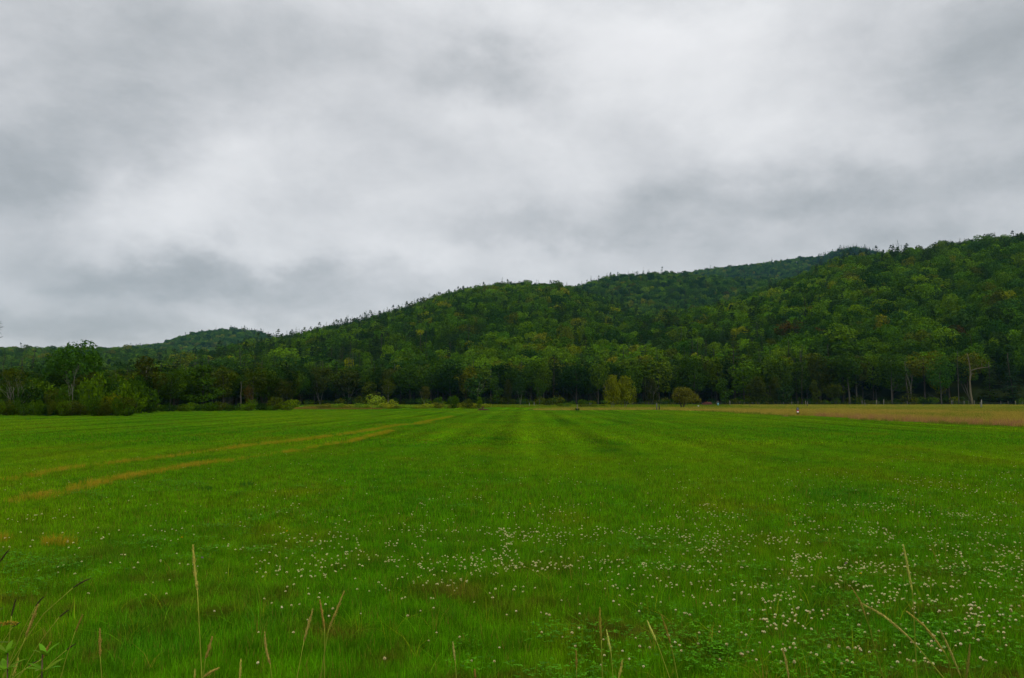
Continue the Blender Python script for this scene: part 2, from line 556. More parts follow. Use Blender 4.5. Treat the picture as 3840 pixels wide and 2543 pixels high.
# ------------------------------------------------------------------ tree builders (unit trees: real size, scaled when placed)
def crown_round(seed, Hh=15., W=10., base=0.15, nl=22, nleaf=1700, ls=0.62, flat=1.0, lobe=0.36, gap=0.0):
    rg = np.random.default_rng(seed)
    bag = Bag()
    zb = base * Hh; hz = (Hh - zb) / 2; cz = zb + hz; rw = W / 2
    C, Rl = [], []
    for k in range(nl):
        d = unit(rg.normal(size=3)); d[2] = d[2] * 0.9 + 0.12
        m = rg.uniform(0.45, 0.78)
        widen = 1.0 if d[2] > -0.2 else 0.85
        C.append([d[0] * rw * m * widen, d[1] * rw * m * widen, cz + d[2] * hz * m]); Rl.append(rw * lobe * rg.uniform(0.7, 1.25))
    C.append([0, 0, cz]); Rl.append(rw * 0.6)
    C, Rl = np.array(C), np.array(Rl)
    wgt = Rl ** 2 / (Rl ** 2).sum()
    li = rg.choice(len(C), size=nleaf, p=wgt)
    d = unit(rg.normal(size=(nleaf, 3)))
    rad = Rl[li] * rg.uniform(0.78, 1.06, nleaf)
    zs = np.array([1, 1, flat])
    P = C[li] + d * rad[:, None] * zs
    # hide leaves deep inside other lobes
    dist = np.linalg.norm((P[:, None] - C[None]) / zs, axis=2) / Rl[None]
    dist[np.arange(nleaf), li] = 9
    keep = (dist.min(1) > 0.72) | (rg.random(nleaf) < 0.15)
    if gap: keep &= ~((np.sin(P[:, 0] * 1.3 + seed) * np.sin(P[:, 1] * 1.1) * np.sin(P[:, 2] * 1.2 + seed * 2)) > 1 - gap)
    keep &= P[:, 2] > 0.02
    P, d = P[keep], d[keep]
    leaves(bag, P, d + np.array([0, 0, 0.35]), ls * rg.uniform(0.6, 1.35, len(P)), rg, 0.8, 0.75)
    return bag.mesh('crown', M_LEAF)


def crown_spruce(seed, Hh=16., W=6.5, base=0.05, nwh=24, ls=0.55, ragged=0.25, q=5):
    rg = np.random.default_rng(seed)
    bag = Bag(); P, N = [], []
    for k in range(nwh):
        f = (k + rg.uniform(-.3, .3)) / nwh
        z = base * Hh + f * (Hh - base * Hh) * 0.98
        rad = W / 2 * (1 - f) ** 0.72 * rg.uniform(1 - ragged, 1.1)
        nb = int(5 + 7 * (1 - f))
        for b in range(nb):
            a = rg.uniform(0, 2 * np.pi); L = rad * rg.uniform(0.65, 1.1)
            m = max(5, int(L * q))
            s = rg.uniform(0.15, 1, m)
            dz = -0.25 * L * s + 0.1 * L * s * s
            side = rg.normal(0, 0.12 * L + 0.05, m)
            P.append(np.stack([np.cos(a) * L * s - np.sin(a) * side, np.sin(a) * L * s + np.cos(a) * side, z + dz + rg.normal(0, .07, m)], 1))
            N.append(np.tile([np.cos(a) * 0.5, np.sin(a) * 0.5, 1.0], (m, 1)))
    m = 14; zl = rg.uniform(.9, 1.0, m); P.append(np.stack([rg.normal(0, 1, m) * (1.03 - zl) * 4, rg.normal(0, 1, m) * (1.03 - zl) * 4, Hh * zl], 1)); N.append(rg.normal(size=(m, 3)))
    P, N = np.concatenate(P), np.concatenate(N)
    fall = np.clip(1.15 - P[:, 2] / Hh * 0.6, 0.35, 1)
    fall = fall * np.clip(1.6 - 1.15 * P[:, 2] / Hh, .45, 1)
    leaves(bag, P, N, ls * fall * rg.uniform(0.7, 1.3, len(P)), rg, 0.55, 0.55)
    return bag.mesh('crown', M_LEAF)


def crown_pine(seed, Hh=20., W=10., base=0.3, nwh=13, ls=0.6, q=11):
    """white pine: separate flat feathery plates with sky between"""
    rg = np.random.default_rng(seed)
    bag = Bag(); P, N = [], []
    for k in range(nwh):
        f = k / (nwh - 1)
        z = base * Hh + f * (Hh - base * Hh) * 0.95
        prof = (0.55 + 0.45 * np.sin(min(1, f * 1.7 + .25) * np.pi)) * (1 - f ** 3 * 0.75)
        for b in range(rg.integers(3, 6)):
            a = rg.uniform(0, 2 * np.pi); L = W / 2 * prof * rg.uniform(0.6, 1.15)
            m = max(9, int(L * q))
            s = rg.uniform(0.3, 1, m) ** 0.8
            side = rg.normal(0, 1, m) * 0.17 * L * (1.15 - s)
            dz = 0.16 * L * s ** 2 + rg.normal(0, .12, m)
            P.append(np.stack([np.cos(a) * L * s - np.sin(a) * side, np.sin(a) * L * s + np.cos(a) * side, z + dz], 1))
            N.append(np.tile([np.cos(a) * 0.15, np.sin(a) * 0.15, 1.0], (m, 1)))
    zl = rg.uniform(.86, 1.0, 30); P.append(np.stack([rg.normal(0, 1, 30) * (1.03 - zl) * 5, rg.normal(0, 1, 30) * (1.03 - zl) * 5, Hh * zl], 1)); N.append(rg.normal(size=(30, 3)))
    P, N = np.concatenate(P), np.concatenate(N)
    leaves(bag, P, N, ls * rg.uniform(0.6, 1.3, len(P)), rg, 0.55, 0.5)
    return bag.mesh('crown', M_LEAF)


def crown_droop(seed, Hh=10., W=5., base=0.05, ns=340, ls=0.36):
    """birch: hanging strands round an upright crown"""
    rg = np.random.default_rng(seed)
    bag = Bag(); P = []
    for k in range(ns):
        a = rg.uniform(0, 2 * np.pi); f = rg.uniform(0.25, 1.0) ** .9
        top = base * Hh + f * (Hh - base * Hh)
        rr_ = W / 2 * math.sqrt(rg.random()) * (1 - max(0, f - 0.72) * 1.9) * (.8 + .3 * math.sin(3 * a + seed + 5 * f))
        L = rg.uniform(0.12, 0.3) * Hh
        m = int(L * 5) + 4
        s = rg.random(m)
        P.append(np.stack([np.cos(a) * rr_ + rg.normal(0, .16, m), np.sin(a) * rr_ + rg.normal(0, .16, m), top - s * L], 1))
    P = np.concatenate(P); P = P[P[:, 2] > 0.08 * Hh]
    leaves(bag, P, P * [1, 1, 0] + [0, 0, 1.0], ls * rg.uniform(.6, 1.4, len(P)), rg, 0.6, 0.9)
    return bag.mesh('crown', M_LEAF)


def crown_layered(seed, Hh=11., W=11., ls=0.5):
    rg = np.random.default_rng(seed)
    bag = Bag()
    for k in range(17):
        f = rg.random(); a = rg.uniform(0, 2 * np.pi)
        rr_ = W / 2 * rg.uniform(0.1, 0.72) * (1 - 0.45 * f)
        c = np.array([np.cos(a) * rr_, np.sin(a) * rr_, Hh * (0.2 + 0.72 * f)])
        m = 190
        d = unit(rg.normal(size=(m, 3)))
        Rr = W * rg.uniform(0.14, 0.24)
        P = c + d * np.array([Rr, Rr, Rr * 0.38]) * rg.uniform(.6, 1.05, (m, 1))
        leaves(bag, P, d * [.5, .5, .6] + [0, 0, .6], ls * rg.uniform(.6, 1.3, m), rg, 0.7, 0.6)
    return bag.mesh('crown', M_LEAF)


def branchy(bag, p, d, L, r, depth, rg, tw=0.28, k=5, up=0.25, spread=0.55, nb=(2, 4), seg=4):
    P = [np.array(p, float)]; dd = np.array(d, float)
    for _ in range(seg):
        dd = unit(dd + rg.normal(0, tw, 3) * 0.5 + np.array([0, 0, up * 0.2])); P.append(P[-1] + dd * L / seg)
    tube(bag, P, np.linspace(r, r * 0.5, len(P)), k, rg.random())
    ends = [P[-1]]
    if depth > 0:
        for _ in range(rg.integers(*nb)):
            t = rg.uniform(0.45, 1.0); i0 = min(seg - 1, int(t * seg)); q_ = P[i0] + (P[i0 + 1] - P[i0]) * (t * seg - i0)
            nd = unit(dd + spread * 1.3 * rg.normal(size=3) * np.array([1, 1, .5]) + np.array([0, 0, up]))
            ends += branchy(bag, q_, nd, L * rg.uniform(.5, .75), r * (0.5 - 0.1 * t), depth - 1, rg, tw, max(3, k - 1), up, spread, nb, max(2, seg - 1))
    return ends


def trunk_std(seed, Hh=15., W=10., r=0.2, clear=0.2, top=0.75, limbs=7, lean=0.0):
    rg = np.random.default_rng(seed + 900)
    bag = Bag()
    n = 8; z = np.linspace(-0.15, top * Hh, n)
    off = np.cumsum(rg.normal(0, 0.12, (n, 2)), 0) * np.linspace(0, 1, n)[:, None]
    P = np.stack([off[:, 0] + lean * z, off[:, 1], z], 1)
    rad = r * (1 - 0.75 * z.clip(0) / (top * Hh)); rad[0] *= 1.5; rad[1] *= 1.1
    tube(bag, P, rad, 7)
    for k in range(limbs):
        t = clear + (0.95 - clear) * (k + rg.random()) / limbs
        i0 = min(n - 2, int(t * (n - 1))); b = P[i0]
        a = rg.uniform(0, 2 * np.pi)
        d = unit(np.array([np.cos(a), np.sin(a), rg.uniform(.5, 1.1)]))
        branchy(bag, b, d, W * rg.uniform(.25, .42), r * 0.38 * (1.1 - t), 1, rg, 0.3, 4)
    return smooth(bag.mesh('trunk', M_BARK))


def trunk_multi(seed, Hh=7., W=6., r=0.09, stems=5, spread=0.35, depth=2):
    rg = np.random.default_rng(seed + 500)
    bag = Bag()
    for k in range(stems):
        a = rg.uniform(0, 2 * np.pi)
        branchy(bag, (np.cos(a) * .15, np.sin(a) * .15, -0.1), unit(np.array([np.cos(a) * spread, np.sin(a) * spread, 1])), Hh * rg.uniform(.45, .62), r * rg.uniform(.5, .85), depth, rg, 0.25, 5, 0.35, 0.5, (2, 4), 5)
    return smooth(bag.mesh('trunk', M_BARK))


# proto tables: kind -> list of (crown, trunk, H, W)
def protos():
    P = {}
    P['round'] = [(crown_round(s, nl=20 + 2 * s, lobe=0.34, base=0.12 + .05 * (s % 2), nleaf=2300, ls=0.6), trunk_std(s), 15., 10.) for s in range(4)]
    P['oval'] = [(crown_round(20 + s, 15., 7.5, 0.1, 20, 1900, 0.58, 1.0, 0.42), trunk_std(20 + s, 15., 7.), 15., 7.5) for s in range(3)]
    P['high'] = [(crown_round(40 + s, 18., 9., 0.38, 20, 1900, 0.6, 0.9, 0.4, 0.3), trunk_std(40 + s, 18., 9., 0.24, 0.35, 0.85), 18., 9.) for s in range(3)]
    P['open'] = [(crown_round(60 + s, 12., 8., 0.14, 30, 2000, 0.5, 0.85, 0.28, 0.3), trunk_multi(60 + s, 12., 8., 0.13, 3, 0.3, 2), 12., 8.) for s in range(3)]
    P['spruce'] = [(crown_spruce(s), trunk_std(80 + s, 16., 5., 0.18, 0.1, 0.97, 2), 16., 6.) for s in range(3)]
    P['pine'] = [(crown_pine(s), trunk_std(90 + s, 20., 8., 0.25, 0.25, 0.97, 6), 20., 10.) for s in range(3)]
    P['birch'] = [(crown_droop(s), trunk_multi(95 + s, 10., 4., 0.11, 2, 0.12, 1), 10., 5.) for s in range(2)]
    P['grand'] = [(crown_round(11, 12., 11., 0.16, 40, 7500, 0.42, 1.0, 0.33, 0.0), trunk_std(11, 12., 9., 0.25, 0.1, 0.7, 9), 12., 11.)]
    P['layered'] = [(crown_layered(3), trunk_std(97, 11., 11., 0.2, 0.15, 0.85, 9), 11., 11.)]
    P['shrub'] = [(crown_round(70 + s, 3., 4.2, 0.0, 16, 1100, 0.33, 1.0, 0.42), trunk_multi(70 + s, 3., 4., 0.04, 4, 0.5, 1), 3., 4.2) for s in range(4)]
    P['upright'] = [(crown_round(75 + s, 4., 2.2, 0.0, 12, 800, 0.28, 1.1, 0.45), trunk_multi(75 + s, 4., 2., 0.04, 3, 0.2, 1), 4., 2.2) for s in range(2)]
    P['spread'] = [(crown_round(78, 7., 6.5, 0.42, 26, 800, 0.32, 0.55, 0.25, 0.4), trunk_multi(78, 7., 6.5, 0.09, 7, 0.55, 2), 7., 6.5)]
    P['bare'] = [(None, trunk_multi(30 + s, 9., 5., 0.13, 2, 0.1, 3), 9., 5.) for s in range(3)]
    P['pole'] = [(None, trunk_std(35 + s, 9., 3., 0.15, 0.4, 1.0, 3), 9., 3.) for s in range(2)]
    return P


PR = protos()
GREEN = dict(
    mid=(0.034, 0.088, 0.004), bright=(0.062, 0.135, 0.004), yellow=(0.105, 0.14, 0.004), dark=(0.014, 0.045, 0.006),
    blue=(0.022, 0.062, 0.016), olive=(0.046, 0.072, 0.006), brown=(0.036, 0.052, 0.006), pine=(0.022, 0.052, 0.008),
    rust=(0.06, 0.045, 0.01), lime=(0.09, 0.16, 0.008), grey=(0.07, 0.085, 0.03))
BARKS = dict(pale=(0.17, 0.155, 0.125), grey=(0.075, 0.068, 0.055), dark=(0.05, 0.042, 0.032), tan=(0.14, 0.115, 0.075))
GREEN = {k_: tuple(q_ * f_ for q_, f_ in zip(v_, (1.38, 1.22, 0.45))) for k_, v_ in GREEN.items()}
_cnt = {}
PLACED = []


def plant(kind, x, y, z, h, wd, color, label, cat='tree', group=None, name=None, bk='grey', rot=None, pick=None, crown='crown'):
    pl = PR[kind]
    k = _cnt.get(kind, 0) if pick is None else pick
    _cnt[kind] = k + 1
    cm, tm, H0, W0 = pl[k % len(pl)]
    o = empty(name or ('broadleaf_tree' if cat == 'tree' else 'shrub'), (x, y, z), label, cat, group)
    o.rotation_euler = (0, 0, rot if rot is not None else random.uniform(0, 6.28))
    s = wd / W0
    o.scale = (s, s, h / H0)
    c = GREEN[color] if isinstance(color, str) else color
    j = random.uniform(.88, 1.12)
    if cm: obj(crown, cm, o, None, [v * j for v in c])
    obj('trunk' if kind not in ('shrub', 'upright') else 'stems', tm, o, None, BARKS[bk])
    PLACED.append((x, y, wd))
    if group: o['_px'] = CX + x / y * F
    return o


def mark(kind, px, top, wpx, D, color, label, **kw):
    p = at(px, top, D)
    if isinstance(color, str): color = tuple(v_ * (.60 if D > 250 else .68) for v_ in GREEN[color])
    return plant(kind, p.x, D, 0, p.z, max(wpx / F * D, 0.5), color, label, **kw)


# ---- landmarks, from left to right along the far side of the meadow
mark('spruce', 14, 1322, 60, 185, 'pine', 'dark spruce at the left edge of the picture behind the grey-stemmed spreading tree', name='conifer', cat='tree', bk='dark')
mark('spruce', 48, 1345, 50, 195, 'pine', 'shorter dark spruce just right of the one at the left picture edge', name='conifer', cat='tree', bk='dark')
mark('spread', 62, 1366, 125, 108, 'olive', 'low spreading tree with many bare grey stems standing in the bushes at far left', bk='pale', name='broadleaf_tree')
mark('grand', 292, 1276, 232, 132, (0.030, 0.085, 0.003), 'largest dark green round tree in the left bank, rising above the far ridge', pick=0, bk='dark')
mark('oval', 225, 1345, 120, 134, (0.024, 0.075, 0.004), 'dark leafy tree forming the left shoulder of the largest round tree', bk='dark')
mark('bare', 274, 1362, 70, 104, 'mid', 'slender forked tree with a pale bare trunk in front of the largest round tree', name='bare_tree', bk='pale')
mark('shrub', 352, 1410, 95, 106, 'bright', 'tall yellow-green bush in front and right of the pale forked trunk', cat='shrub')
mark('shrub', 240, 1446, 60, 102, 'mid', 'mid-green leafy bush just left of the pale forked trunk', cat='shrub')
mark('bare', 455, 1362, 50, 118, 'mid', 'small grey leafless tree with two parallel trunks between the round tree and the brownish tree', name='bare_tree', bk='grey')
mark('oval', 552, 1322, 125, 140, 'brown', 'tall brownish-olive tree with pale limbs standing right of the big dark round tree', bk='pale')
mark('shrub', 476, 1492, 70, 95.5, 'olive', 'olive bush at the right end of the nearest left bank, next to the grass', cat='shrub')
mark('shrub', 425, 1478, 70, 98, 'yellow', 'yellowish bush second from the right end of the nearest left bank', cat='shrub')
mark('shrub', 558, 1512, 75, 114, 'mid', 'low dark green bush standing alone at the foot of the brownish tree', cat='shrub')
mark('layered', 765, 1366, 180, 165, 'mid', 'broad layered green tree with a dark trunk, left of the grey poles', bk='dark')
mark('oval', 840, 1362, 110, 172, 'olive', 'olive tree with a rounded top behind the broad layered tree', bk='grey')
mark('round', 655, 1392, 110, 170, 'mid', 'dark green tree between the brownish tree and the broad layered tree', bk='dark')
mark('pole', 906, 1430, 26, 158, 'mid', 'pale dead trunk standing left of the small rusty sapling', name='bare_tree', bk='pale')
mark('upright', 935, 1436, 34, 160, 'rust', 'small rusty-brown sapling between the two grey poles', cat='tree', name='sapling')
mark('bare', 943, 1446, 40, 157, 'mid', 'pale twiggy dead tree right of the small rusty sapling', name='bare_tree', bk='grey')
mark('shrub', 942, 1497, 46, 150, 'bright', 'bright green bush below the two grey poles', cat='shrub')
mark('open', 1045, 1415, 110, 185, 'brown', 'grey twiggy tree with thin brownish leaves above the bright end bush', bk='grey')
mark('shrub', 1085, 1500, 85, 140, 'lime', 'bright yellow-green bush ending the left bank beside the tan grass', cat='shrub')
mark('shrub', 1030, 1487, 65, 146, 'olive', 'olive bush just left of the bright bush ending the left bank', cat='shrub')
mark('open', 1092, 1424, 50, 215, 'brown', 'thin grey-brown tree leaning over the tan grass gap', bk='grey')
mark('open', 1205, 1360, 105, 285, 'olive', 'tall olive tree with a feathery crown above the tan grass gap', bk='pale')
mark('open', 1305, 1376, 120, 290, 'olive', 'flat-topped olive tree with a pale Y-shaped trunk against the dark wood', bk='pale')
mark('round', 1413, 1360, 65, 292, 'dark', 'narrow very dark green tree between the flat-topped olive and the big round green tree', bk='dark')
mark('upright', 1390, 1432, 70, 262, 'olive', 'olive young tree behind the yellow-green mound bush', cat='tree', name='broadleaf_tree')
mark('open', 1456, 1410, 60, 240, 'olive', 'small tree with a pale forked trunk right behind the yellow-green mound bush', bk='pale')
mark('round', 1540, 1358, 135, 288, 'mid', 'big round green tree above the gap right of the pale forked trunk', bk='dark')
mark('open', 1595, 1440, 45, 255, 'grey', 'small greyish drooping tree at the foot of the big round green tree', bk='pale')
mark('shrub', 1406, 1483, 76, 172, (0.17, 0.24, 0.012), 'largest rounded yellow-green bush on the far side of the meadow', cat='shrub')
mark('shrub', 1468, 1499, 58, 170, (.17, .21, .008), 'smaller yellow-green bush touching the right side of the largest rounded bush', cat='shrub')
mark('upright', 1647, 1485, 40, 172, 'mid', 'small leafy green tree-like bush, first of three left of the narrow pointed bush', cat='shrub')
mark('shrub', 1700, 1485, 48, 172, 'mid', 'dark rounded bush in the middle of the low hedge', cat='shrub')
mark('shrub', 1752, 1495, 42, 172, 'olive', 'olive bush just left of the narrow pointed bush', cat='shrub')
mark('upright', 1797, 1488, 25, 172, 'bright', 'narrow pointed bright green bush above the brown log heap', cat='shrub')
mark('upright', 1785, 1396, 80, 285, (.028, .07, .006), 'young green tree with a pale stem behind the narrow pointed bush', cat='tree', name='broadleaf_tree', bk='pale')
mark('pole', 1841, 1385, 20, 292, 'mid', 'white broken snag high in the dark wood above the log heap', name='bare_tree', bk='pale')
mark('upright', 1862, 1412, 48, 285, 'mid', 'young green tree just right of the white broken snag', cat='tree', name='broadleaf_tree')
mark('birch', 1904, 1422, 34, 283, 'brown', 'thin brownish sapling between the two pale-stemmed saplings and the snag', cat='tree', name='sapling')
mark('open', 1951, 1402, 52, 280, 'blue', 'pale green sapling with a thin straight stem left of the round field bush', name='sapling', bk='pale')
mark('open', 2022, 1414, 56, 280, 'mid', 'green sapling with a straight stem directly behind the round field bush', name='sapling', bk='grey')
mark('round', 2160, 1340, 150, 288, 'dark', 'very dark massive tree left of the yellow birch pair', bk='dark')
mark('shrub', 2054, 1495, 52, 232, 'olive', 'round bush standing alone in the far grass left of the birch pair', cat='shrub')
mark('birch', 2297, 1404, 66, 178, (0.13, 0.15, 0.004), 'left one of the two yellow-green birches standing in the field', cat='tree', name='birch_tree', bk='pale', pick=0)
mark('birch', 2343, 1408, 80, 180, (0.125, 0.15, 0.004), 'right, broader one of the two yellow-green birches standing in the field', cat='tree', name='birch_tree', bk='pale', pick=1)
mark('oval', 2362, 1384, 48, 285, 'mid', 'narrow green tree rising behind the right birch', bk='dark')
mark('bare', 2418, 1400, 45, 287, 'mid', 'grey leafless tree in the wood right of the birch pair', name='bare_tree', bk='grey')
mark('birch', 2444, 1420, 48, 285, 'brown', 'brown thinly leaved tree with a leaning pale stem right of the grey leafless tree', cat='tree', name='sapling', bk='pale')
mark('round', 2600, 1326, 125, 290, 'mid', 'tall green tree behind the crooked field tree', bk='dark')
mark('oval', 2470, 1340, 105, 293, 'lime', 'light green tall tree between the birch pair and the crooked field tree', bk='grey')
mark('upright', 2543, 1430, 40, 284, 'dark', 'small dark tree just left of the crooked field tree', cat='tree', name='broadleaf_tree')
mark('upright', 2715, 1420, 60, 280, 'mid', 'pointed young green tree left of the tall white pine', cat='tree', name='broadleaf_tree')
mark('pine', 2752, 1252, 120, 296, (0.048, 0.07, 0.006), 'tallest white pine at the foot of the hill with yellowish plates', name='conifer', bk='dark')
mark('birch', 2840, 1410, 80, 278, 'olive', 'yellow-olive bushy tree at the edge of the wood left of the striped marker', cat='tree', name='broadleaf_tree')
mark('birch', 2906, 1412, 46, 280, 'olive', 'narrow olive tree between the bushy yellow-olive tree and the bluish bush', cat='tree', name='broadleaf_tree')
mark('upright', 2947, 1438, 70, 276, 'blue', 'bluish-green round low tree behind the striped marker', cat='tree', name='broadleaf_tree')
mark('pine', 3003, 1366, 85, 284, 'pine', 'dark pine with flat layered branches behind the striped marker', name='conifer', bk='dark')
mark('upright', 3058, 1428, 44, 280, 'olive', 'small olive tree with a rusty lower branch right of the layered pine', cat='tree', name='broadleaf_tree')
mark('open', 3127, 1432, 84, 276, 'olive', 'rounded olive tree left of the thick grey trunk', bk='dark')
mark('high', 3180, 1310, 110, 284, 'mid', 'tall tree with a thick straight grey trunk right of the rounded olive tree', bk='grey')
mark('high', 3338, 1320, 95, 284, 'mid', 'tree with a straight pale trunk left of the forked half-bare tree', bk='grey')
mark('bare', 3405, 1330, 70, 286, 'mid', 'tall half-bare tree with a pale forked top above a dark conifer', name='bare_tree', bk='pale')
mark('spruce', 3400, 1404, 80, 278, 'olive', 'olive-green bushy conifer below the forked half-bare tree', name='conifer', bk='dark')
mark('round', 3524, 1342, 112, 276, (0.036, 0.10, 0.006), 'rounded fresh green tree standing forward of the dark wood at right', bk='grey', pick=1)
mark('pole', 3587, 1318, 34, 282, 'mid', 'very thin tall pale trunk right of the rounded fresh green tree', name='bare_tree', bk='grey')
mark('spruce', 3705, 1352, 95, 284, 'pine', 'dark conifer behind the curved bare branch', name='conifer', bk='dark')
mark('spruce', 3790, 1318, 120, 280, (0.016, 0.038, 0.009), 'dark broad conifer at the right edge of the picture', name='conifer', bk='dark')
mark('high', 3772, 1330, 80, 290, 'dark', 'dark tree with a bare grey lower trunk beside the broad conifer at the right edge', bk='grey')
mark('shrub', 3836, 1492, 52, 262, 'bright', 'bright green bush at the right edge below the dark conifers', cat='shrub')
mark('round', 1690, 1345, 120, 292, 'dark', 'dark rounded tree above the middle of the low hedge', bk='dark')
mark('round', 1990, 1340, 120, 294, 'mid', 'broad green tree above the two pale-stemmed saplings', bk='dark')
mark('round', 3070, 1318, 110, 292, 'olive', 'broad olive crown above the small tree with a rusty branch', bk='dark')
mark('high', 3620, 1312, 110, 292, 'yellow', 'high yellow-green crown above the curved bare branch', bk='dark')
mark('high', 3460, 1310, 130, 292, 'yellow', 'wide yellow-green crown above and left of the rounded fresh green tree', bk='dark')
mark('round', 3270, 1318, 100, 292, 'bright', 'bright green crown left of the forked half-bare tree', bk='dark')

# the crooked field tree: two leaning stems, three lopsided lobes
p = ground(2558, 1531)
t_o = empty('crooked_tree', (p.x, p.y, 0), 'crooked olive field tree with two short stems and lopsided crown', 'tree')
D0 = p.y; s0 = D0 / F
bag = Bag()
for (dx, wz, rw, rz) in ((-6, 4.0, 1.9, 1.5), (12, 4.2, 1.6, 1.2), (-20, 2.8, 1.6, 1.2), (32, 3.4, 1.8, 1.3), (55, 2.7, 1.5, 1.1), (62, 1.9, 1.1, 0.8), (15, 2.2, 1.9, 1.0), (40, 1.9, 1.5, .8), (-5, 2.0, 1.5, .8)):
    m = 420; d = unit(rng.normal(size=(m, 3)))
    c = np.array([dx * s0, rng.uniform(-1.2, 1.2), wz])
    leaves(bag, c * [.9, 1, .92] + .85 * d * np.array([rw, rw, rz]) * rng.uniform(.5, 1.05, (m, 1)), d + [0, 0, .3], 0.26 * rng.uniform(.6, 1.4, m), rng, .7, .8)
obj('crown', bag.mesh('crown', M_LEAF), t_o, None, (0.10, 0.10, 0.007))
bag = Bag()
for (a, b) in ((-0.2, -0.35), (0.25, 0.6)):
    branchy(bag, (a * 0.6, 0, -0.1), unit(np.array([b, 0.1, 1.2])), 2.6, 0.2, 2, rng, 0.3, 6, 0.3, 0.6)
obj('trunk', smooth(bag.mesh('trunk', M_BARK)), t_o, None, BARKS['dark'])
PLACED.append((p.x + 2, p.y, 8))

# tall pale tree with the long curved bare branch at right
p = at(3645, 1515, 281)
t_o = empty('bare_tree', (p.x, 281, 0), 'large pale-trunked tree with one long curved bare branch reaching right', 'tree')
s0 = 281 / F
def lp(px, py, dy=0): return ((px - 3645) * s0, dy, (HOR - py) * s0 + EYE)
bag = Bag()
tube(bag, [(-.1, 0, -0.2), lp(3644, 1500), lp(3641, 1470), lp(3640, 1430), lp(3645, 1400), lp(3643, 1385), lp(3640, 1350), lp(3635, 1325)], [.55, .42, .34, .28, .24, .2, .12, .05], 8)
tube(bag, [lp(3643, 1392), lp(3655, 1386, -1), lp(3668, 1382, -1.4), lp(3685, 1380, -1.6), lp(3700, 1378, -1.8), lp(3710, 1370, -2)], [.17, .15, .12, .09, .06, .03], 6)
tube(bag, [lp(3678, 1381, -1.4), lp(3680, 1368, -1.4), lp(3677, 1355, -1.2)], [.08, .05, .02], 5)
tube(bag, [lp(3700, 1378, -1.8), lp(3702, 1362, -2)], [.06, .02], 5)
tube(bag, [lp(3645, 1412), lp(3652, 1404, .6), lp(3664, 1398, 1)], [.1, .06, .02], 5)
obj('trunk', smooth(bag.mesh('trunk', M_BARK)), t_o, None, BARKS['tan'])
bag = Bag()
tube(bag, [lp(3640, 1512), lp(3632, 1480), lp(3625, 1455), lp(3620, 1440)], [.22, .16, .1, .04], 6)
tube(bag, [lp(3636, 1495), lp(3628, 1470, 1), lp(3613, 1438, 1)], [.13, .09, .04], 5)
obj('side_stem', smooth(bag.mesh('side_stem', M_BARK)), t_o, None, BARKS['grey'])

# low bushes of the left bank (nearest edge of the meadow)
LB = 'bushes of the bank at left'
for k in range(44):
    px = -60 + k * 12.6 + random.uniform(-8, 8)
    D = 94 + max(0, px - 480) * 0.09 + random.uniform(0, 7)
    top = random.uniform(1492, 1530) if px < 520 else random.uniform(1510, 1530)
    mark('shrub', px, top, random.uniform(30, 75), D, random.choice(['mid', 'mid', 'olive', 'dark', 'bright']),
         'low leafy bush along the foot of the left bank', cat='shrub', group=LB)
for k in range(34):
    px = -60 + k * 18 + random.uniform(-8, 8)
    D = 108 + max(0, px - 480) * 0.1 + random.uniform(0, 12)
    mark('shrub', px, random.uniform(1425, 1482), random.uniform(70, 115), D, random.choice(['mid', 'olive', 'mid', 'dark', 'mid', 'bright']),
         'taller bush standing in the second row of the left bank', cat='shrub', group='tall bushes of the bank at left')
for k in range(30):
    px = 540 + k * 18.5 + random.uniform(-8, 8)
    D = 124 + (px - 540) * 0.033 + random.uniform(0, 4)
    mark('shrub', px, random.uniform(1508, 1526), random.uniform(26, 55), D, random.choice(['mid', 'bright', 'olive', 'dark']),
         'small bush along the grass below the layered tree', cat='shrub', group='small bushes below the layered tree')
for k in range(26):
    px = 1215 + k * 24 + random.uniform(-8, 8)
    base = 1536 - (px - 1215) * 0.006
    D = EYE * F / (base - HOR)
    mark('shrub', px, base - random.uniform(12, 24), random.uniform(38, 62), D + random.uniform(0, 8), random.choice([(.19, .23, .008), (.12, .22, .006), (.13, .14, .01), (.14, .25, .01), (.2, .22, .008)]),
         'knee-high yellow-green bush in the hedge across the far meadow', cat='shrub', group='low hedge across the far meadow')
for (px, top, wd, D, c, lb) in ((2118, 1512, 58, 205, 'bright', 'grassy green mound bush between the round field bush and the stake'),
                                (2185, 1514, 50, 200, 'olive', 'flat olive bush just right of the stake'),
                                (2225, 1518, 45, 202, 'olive', 'flat low bush between the stake and the left birch'),
                                (2262, 1518, 28, 215, 'olive', 'tiny bush at the foot of the left birch'),
                                (2098, 1505, 30, 222, 'brown', 'small brownish bush left of the grassy mound bush')):
    mark('shrub', px, top, wd, D, c, lb, cat='shrub')

# ---- the wood: points everywhere behind the meadow, nearest ones become trees of their own
def near_edge(px):
    return np.interp(px, [-400, 0, 500, 560, 1080, 1120, 1150, 4300], [112, 112, 118, 140, 190, 215, 288, 288])
def top_line(px):
    return np.interp(px, [-400, 0, 200, 500, 620, 900, 1100, 1300, 2000, 2300, 2700, 3400, 4300], [1395, 1395, 1390, 1392, 1372, 1368, 1368, 1372, 1352, 1345, 1332, 1325, 1320])


